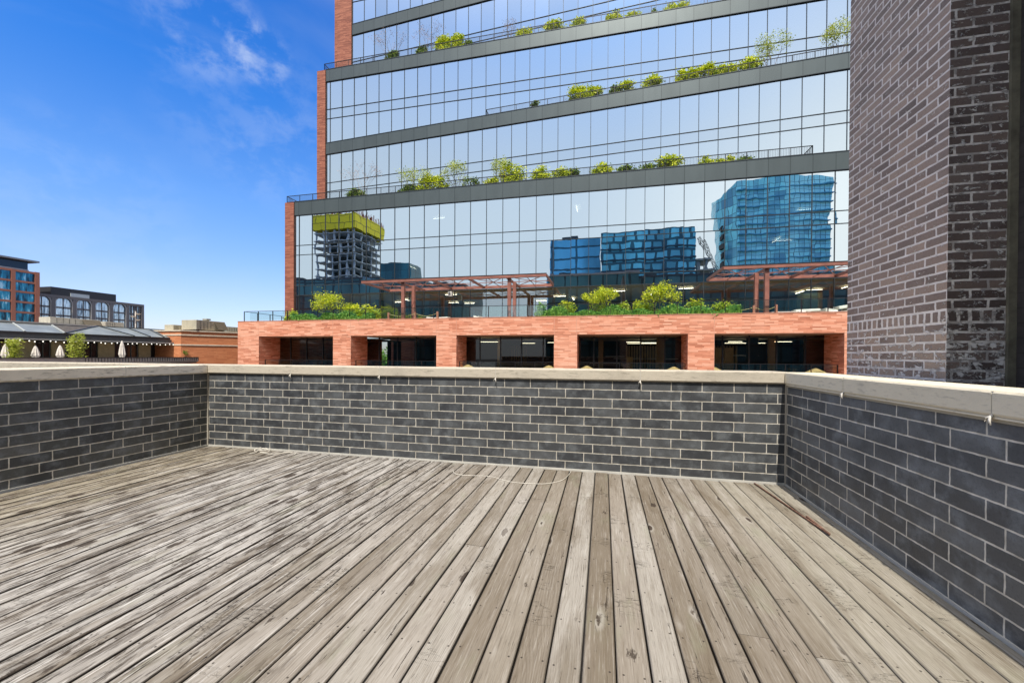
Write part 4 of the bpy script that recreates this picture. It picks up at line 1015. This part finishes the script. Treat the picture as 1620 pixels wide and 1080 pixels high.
# flat roof behind the glazed roof
fr_ = thing('flat_roof_building', 'pale flat roofed building behind the glazed restaurant roof', 'building', (-75, 35, -14))
MB().box(-90, 24, -14, -60, 52, 4.35).build('wall', plain('pale_roof_wall', (.44, .41, .35)), fr_); MB().box(-60.6, 24, 4.36, -60, 52, 4.62).build('parapet', plain('pale_roof_edge', (.5, .48, .42)), fr_)
hvac(-62.6, 32.6, 4.4, 1.8, 4.6, 0.95, 'long beige rooftop unit with slanted hood behind the glazed roof', True, (.45, .42, .34)); hvac(-63, 38.0, 4.4, 1.8, 2.0, .85, 'square beige rooftop unit behind the glazed roof, right of the long one', False, (.42, .38, .30))
ds = thing('antenna_cluster', 'white antenna dishes on a short mast behind the glazed roof', 'antenna', (-61, 41.2, 4.4))
MB().tube([(-61, 41.2, 4.4), (-61, 41.2, 6.9)], .06, 8).build('mast', 'white', ds)
for a, z in ((.25, 6.5), (-.35, 6.1), (.2, 5.7)): MB().lathe((-60.9, 41.2+a, z), [(.0, -.05), (.2, .02), (.3, .12)], 12).build('dish', 'white', ds)

# far brick office with teal windows: scaled out to its true distance
SC = 1.8
def sc_(x, y, z, s_=SC): return (x*s_, y*s_, (z-EYE)*s_+EYE)
teal = Mat('teal_window_glass', (.02, .10, .14), .06, .5)
pp = teal.n('NewGeometry').outputs['Position']
cn = teal.noise(teal.vmul(pp, (1, .9, .16)), 1.0, 3, .6).outputs['Fac']
teal.set('Base Color', teal.ramp(cn, [(.40, (.008, .03, .05)), (.5, (.02, .16, .24)), (.60, (.05, .30, .40)), (.66, (.45, .60, .62))]))
fb = thing('brick_office', 'red brick office block with rows of teal windows, at the far left edge', 'building', (-220, 95, -14))
Xf = -120*SC; fbk = plain('far_red_brick', (.42, .15, .085)); Yr = 62.68*SC
MB().box(Xf-30, Yr-60, -14, Xf-.6, Yr-.1, (18.4-EYE)*SC).build('wall', fbk, fb)
zs_ = [18.76, 18.27]; zt_ = []
z = 18.27
for k in range(9): zt_.append((z-1.76, z)); z -= 2.16
yy = Yr
for k in range(9):
    p0 = yy-(.75*SC if k == 0 else .62*SC); MB().box(Xf-1.2, p0, -14, Xf+.0, yy, sc_(0, 0, 18.76)[2]).build('pier', fbk, fb); yb_ = p0; ya_ = p0-2.95*SC
    if k < 4:
        for j, (a, b) in enumerate(zt_): MB().box(Xf-.5, ya_, sc_(0, 0, a)[2], Xf-.45, yb_, sc_(0, 0, b)[2]).build('window', teal.m, fb)
    if k < 4:
        MB().box(Xf-.55, ya_, sc_(0, 0, 18.27)[2], Xf-.08, yb_, sc_(0, 0, 18.70)[2]).build('spandrel', fbk, fb)
        for j, (a, b) in enumerate(zt_): MB().box(Xf-.55, ya_, sc_(0, 0, a-.40)[2], Xf-.08, yb_, sc_(0, 0, a)[2]).build('spandrel', fbk, fb)
    yy = ya_
ph = Xf-3
MB().box(ph-20, Yr-62, sc_(0, 0, 18.7)[2], ph, 61.65*SC, sc_(0, 0, 20.9)[2]).build('penthouse', Mat('dark_penthouse_glass', (.02, .04, .06), .15, .4).m, fb)
MB().box(ph-22, Yr-64, sc_(0, 0, 20.9)[2], ph+2.2, 62.9*SC, sc_(0, 0, 21.25)[2]).build('roof_slab', plain('pale_roof_slab', (.22, .24, .26)), fb)
MB().box(ph-20, Yr-62, sc_(0, 0, 18.70)[2], ph+.2, 61.75*SC, sc_(0, 0, 19.2)[2]).build('sill_band', plain('pale_band', (.4, .4, .38)), fb)

# far dark building with arched windows
S3 = 2.0
ab = thing('arched_office', 'dark grey office block with a row of tall arched windows, beyond the restaurant', 'building', (-230, 130, -14))
Xa = -110*S3; dgr = plain('dark_grey_cladding', (.15, .13, .12), .6); zz_ = lambda z: (z-EYE)*S3+EYE
pale = Mat('painted_reflection_glass', (.3, .36, .38), .08, .6); pp = pale.n('NewGeometry').outputs['Position']
cn = pale.noise(pale.vmul(pp, (1, .8, .10)), 1.0, 4, .6).outputs['Fac']
pale.set('Base Color', pale.ramp(cn, [(.36, (.10, .13, .16)), (.46, (.45, .52, .56)), (.56, (.78, .84, .85)), (.64, (.2, .25, .28))]))  # pale patches stand for reflections, painted into the glass colour
edges = [53.0, 56.2, 59.5, 62.9, 66.15, 69.45, 72.75, 76.18]
MB().box(Xa-30, edges[0]*S3, -14, Xa-1.0, 76.1*S3, zz_(13.0)).build('wall', dgr, ab)
MB().box(Xa-1.2, edges[0]*S3, zz_(12.62), Xa, 76.18*S3, zz_(13.2)).build('cornice', dgr, ab)
for i, e_ in enumerate(edges):
    wd = .62 if i < 7 else .55
    MB().box(Xa-1.2, (e_-(wd if i == 7 else wd/2))*S3, -14, Xa-.02, (e_+(0 if i == 7 else wd/2))*S3, zz_(12.62)).build('pier', dgr, ab)
trim = plain('pale_arch_trim', (.42, .40, .38))
for i, (a, b) in enumerate(zip(edges[:-1], edges[1:])):
    ya, yb = (a+.31)*S3, (b-.31)*S3; zs2 = zz_(12.45); r = (yb-ya)/2
    o = MB().box(Xa-.75, ya, -5, Xa-.70, yb, zs2+.3).build('window', pale.m, ab)
    f = MB()
    for z in (10.72, 9.05, 7.3, 5.5): f.box(Xa-.69, ya, zz_(z)-.35, Xa-.5, yb, zz_(z)+.35)
    f.box(Xa-.69, (ya+yb)/2-.12, -5, Xa-.5, (ya+yb)/2+.12, zs2+.3)
    if i == 6:
        for k in range(1, 5): yy = ya+(yb-ya)*k/5; f.box(Xa-.68, yy-.2, -5, Xa-.4, yy+.2, zs2+.3)
    f.build('frame', dgr, o)
    if i < 6:
        s = MB(); n = 12; cy_ = (ya+yb)/2; z0 = zs2-r*.62
        for k in range(n):
            t0 = pi*k/n; t1 = pi*(k+1)/n
            P0 = (cy_-r*cos(t0), z0+r*.95*sin(t0)); P1 = (cy_-r*cos(t1), z0+r*.95*sin(t1))
            s.quad((Xa-.35, P0[0], P0[1]), (Xa-.35, P1[0], P1[1]), (Xa-.35, P1[0], zs2+.5), (Xa-.35, P0[0], zs2+.5))
            s.bar((Xa-.25, P0[0], P0[1]), (Xa-.25, P1[0], P1[1]), .3)
        s.bar((Xa-.25, ya+.1, -5), (Xa-.25, ya+.1, z0), .25); s.bar((Xa-.25, yb-.1, -5), (Xa-.25, yb-.1, z0), .25)
        s.build('arch', trim, ab)
MB().box(Xa-26, 59.9*S3-.0, zz_(13.0), Xa-3, 71.3*S3, zz_(15.0)).build('penthouse', plain('black_penthouse', (.03, .03, .032), .6), ab)
MB().box(Xa-3.2, 63.0*S3, zz_(13.25), Xa-2.7, 66.2*S3, zz_(14.1)).build('louvre', plain('pale_louvre', (.42, .46, .47)), ab)

# ================================================================== THE TOWN BEHIND THE CAMERA (seen mirrored in the glass)
def mY(y): return 2*Y1-y
def gmat(name, base, fl, wd, line, rough=.15, var=.4, metal=.4):
    q = Mat(name, base, rough, metal); uv = q.uv()
    br = q.n('TexBrick', {'Vector': uv, 'Color1': (0, 0, 0, 1), 'Color2': (1, 1, 1, 1), 'Scale': 1.0, 'Mortar Size': line, 'Mortar Smooth': .1, 'Brick Width': wd, 'Row Height': fl}, offset=.0 if var < .5 else .35)
    col = q.ramp(br.outputs['Color'], [(0, tuple(c*.55 for c in base)), (1, tuple(min(1, c*1.5) for c in base))])
    n = q.noise(q.vmul(uv, (.10, .02, 1)), 1.0, 4).outputs['Fac']
    col = q.mix(q.step(n, .4, .65), col, tuple(min(1, c*2.0) for c in base))
    q.set('Base Color', q.mix(q.math('MULTIPLY', br.outputs['Fac'], .85), col, tuple(c*.12 for c in base))); return q.m
# blue tower with a swept crown
bt = thing('glass_tower', 'bright blue glass tower mirrored in the right end of the facade', 'building', (78, mY(215), -14))
y0, y1_ = mY(200), mY(235)
blue = gmat('blue_tower_glass', (.24, .66, .88), 3.9, 2.0, .09, .25, .25, .0)
s = MB(); zt0, zt1 = 78.5, 79.8
lv = [-14, 20, 42, 56, 68, 76, 80.5]; off = [0, 0, 0, .4, 1.1, 2.0, 2.4]
ring = []
for z, o_ in zip(lv, off):
    ring.append([(59.0-o_*.3, y0, z), (78, y0+1.5, z+(1.0 if z > 80 else 0)), (95.8+o_*.8, y0, z-(1.5 if z > 80 else 0)), (96+o_*.8, y1_, z), (53.2-o_*.2, y1_+18, z-(3 if z > 80 else 0)), (53.0-o_*.2, y0-9, z-(6 if z > 80 else 0))])
n = 6
for rgs in ring: s.v += rgs
for k in range(len(ring)-1):
    for j in range(n): a = k*n+j; b = k*n+(j+1) % n; s.f.append((a, b, b+n, a+n))
s.f.append(tuple((len(ring)-1)*n+j for j in range(n)))
s.build('facade', blue, bt)
s = MB()
for k in range(23):
    z = -10+k*3.9; o_ = max(0, (z-50)*.07); s.box(59.0-o_*.3, y0-.02, z, 95.8+o_*.8, y0+1.6, z+.40)
s.build('floor_band', plain('navy_band', (.08, .32, .48), .3), bt)
s = MB()
for k in range(14): s.box(52.8, y0-8, 5+k*4.2, 53.6, y0-3, 7.2+k*4.2)
s.build('balcony', plain('black_recess', (.01, .01, .01)), bt)
# chequered office block and its plain neighbour
cb = thing('office_block', 'dark blue office block with staggered windows mirrored right of centre', 'building', (14, mY(150), -14))
MB().box(-.3, mY(165), -14, 28.5, mY(140), 43.2).build('facade', gmat('staggered_blue_glass', (.13, .44, .54), 3.6, 3.4, .42, .2, .8, .05), cb)
s = MB()
for k in range(14): s.box(-.5, mY(139.6), -10+k*3.6, 28.7, mY(139.99), -9.5+k*3.6)
s.build('floor_band', plain('navy_edge', (.015, .05, .08), .4), cb)
pb = thing('office_block', 'plain dark blue office block mirrored left of the staggered one', 'building', (-9, mY(150), -14))
MB().box(-18.9, mY(166), -14, -.6, mY(140.5), 41.6).build('facade', gmat('dark_blue_glass', (.09, .34, .50), 3.9, 9.0, .35, .2, .3, .05), pb)
MB().box(-14, mY(150), 41.6, -9, mY(142), 43).build('plant_room', 'metal_dark', pb)
# stepped pale roof and the crane beside it
pr_ = thing('concrete_frame', 'pale stepped concrete frame mirrored beside the crane', 'building', (31, mY(150), -14))
for z in (22, 25.5, 29, 32.5): MB().box(28.9, mY(150), z, 36.5-(z-22)*.3, mY(141), z+.6).build('slab', 'conc', pr_)
for x in (29.2, 31.5, 34): MB().box(x, mY(142.5), -14, x+.7, mY(141.5), 33 if x < 32 else 30).build('column', 'conc', pr_)
def crane(base, top, tip, tail, lab, w_=1.0, mt='conc'):
    t = thing('tower_crane', lab, 'crane', base, 'cranes mirrored in the facade')
    def lattice(nm, a, b, w_):
        a = Vector(a); b = Vector(b); d_ = (b-a).normalized(); u = d_.orthogonal().normalized()*w_/2; v = d_.cross(u).normalized()*w_/2
        s = MB(); cs = [u+v, u-v, -u-v, -u+v]
        for c in cs: s.bar(a+c, b+c, w_*.14)
        n = max(3, int((b-a).length/w_/1.3))
        for k in range(n):
            p = a+(b-a)*k/n; q_ = a+(b-a)*(k+1)/n
            for i in range(4): s.bar(p+cs[i], q_+cs[(i+1) % 4], w_*.09)
        s.build(nm, mt, t)
    lattice('mast', base, top, w_); lattice('jib', top, tip, w_*.8); lattice('counter_jib', top, tail, w_*.8)
    MB().box(tail[0]-1, tail[1]-1, tail[2]-1.5, tail[0]+1, tail[1]+1, tail[2]+.2).build('counterweight', 'conc', t)
crane((38.0, mY(150), -14), (37.5, mY(150), 30), (31.5, mY(150), 42.5), (40.5, mY(150), 31), 'luffing crane mirrored between the two blue buildings', 1.3, 'metal_dark')
# tower under construction with its yellow screen
ct = thing('construction_tower', 'unfinished concrete tower with a yellow safety screen mirrored at the left', 'building', (-112, mY(162), -14))
ya, yb = mY(172), mY(150)
X0, X1 = -121.5, -101.4
yel = Mat('yellow_safety_screen', (.85, .70, .02), .7); uv = yel.uv()
bb = yel.n('TexBrick', {'Vector': uv, 'Color1': (.90, .76, .015, 1), 'Color2': (.80, .66, .015, 1), 'Mortar': (.12, .10, .02, 1), 'Scale': 1.0, 'Mortar Size': .12, 'Brick Width': 5.2, 'Row Height': 3.0}).outputs['Color']; yel.set('Base Color', bb)
MB().box(X0-.6, ya-.6, 54.5, X1+.6, yb+.6, 60.6).build('safety_screen', yel.m, ct)
s = MB()
rr_ = random.Random(2)
for _ in range(60):
    x = rr_.uniform(X0, X1+.5); s.box(x, yb+.3, 60.6, x+.12, yb+.42, 60.6+rr_.uniform(.8, 2.6))
    y = rr_.uniform(ya, yb); s.box(X1+.4, y, 60.6, X1+.52, y+.12, 60.6+rr_.uniform(.8, 2.6))
s.build('rebar', 'rust', ct)
slc = plain('raw_concrete', (.46, .49, .50))
for k in range(21): MB().box(X0, ya, -9+k*3.1, X1, yb, -8.72+k*3.1).build('floor_slab', slc, ct)
for x in [X0+.8+3.7*k for k in range(6)]:
    MB().box(x-.3, yb-1.1, -14, x+.3, yb-.5, 55).build('column', slc, ct)
for y in [ya+1+4.9*k for k in range(4)]: MB().box(X1-1.1, y-.3, -14, X1-.5, y+.3, 55).build('column', slc, ct)
MB().box(X0+5, ya+5, -14, X1-5, yb-5, 60).build('core', plain('dark_core', (.03, .05, .06)), ct)
# dark teal box and the low dark row in front of them all
tb = thing('teal_block', 'dark teal box shaped block mirrored right of the unfinished tower', 'building', (-66, mY(124), -14))
MB().box(-71.5, mY(128), -14, -61.5, mY(120), 31.2).build('facade', gmat('dark_teal_panel', (.012, .085, .105), 3.6, 2.4, .05, .3, .3, .0), tb)
MB().box(-70, mY(127), 31.2, -66, mY(122), 31.9).build('roof_plant', 'metal_dark', tb)
dk = gmat('low_block_glass', (.035, .11, .115), 3.6, 3.0, .25, .3, .3, .0)
for i, (xa, xb, zt, yv, l) in enumerate(((-92, -60, 22.8, 100, 'dark low block mirrored below the unfinished tower'), (-60, -47, 21.5, 101, 'dark low block mirrored behind the left end of the pergola'),
        (-47, -35.8, 20.2, 100, 'dark low block mirrored behind the left pergola columns'), (-13.2, 8, 21.5, 100, 'dark low block mirrored behind the right planting'), (8, 27.5, 20.6, 101, 'dark low block mirrored left of the right pergola'))):
    t = thing('low_block', l, 'building', ((xa+xb)/2, mY(yv+8), -14), 'low dark blocks mirrored in the facade')
    MB().box(xa, mY(yv+16), -14, xb, mY(yv), zt).build('facade', dk, t); MB().box(xa+1.5, mY(yv+9), zt, xa+5, mY(yv+3), zt+1.0).build('roof_plant', 'metal_dark', t)
    MB().box(xa-.1, mY(yv+16), zt-.5, xb+.1, mY(yv)+.15, zt-.02).build('parapet', 'conc' if i % 2 else 'metal_dark', t)
t = thing('low_block', 'dark low block mirrored under the blue tower', 'building', (45, mY(108), -14), 'low dark blocks mirrored in the facade')
MB().box(27.5, mY(116), -14, 70, mY(100), 19.8).build('facade', dk, t)
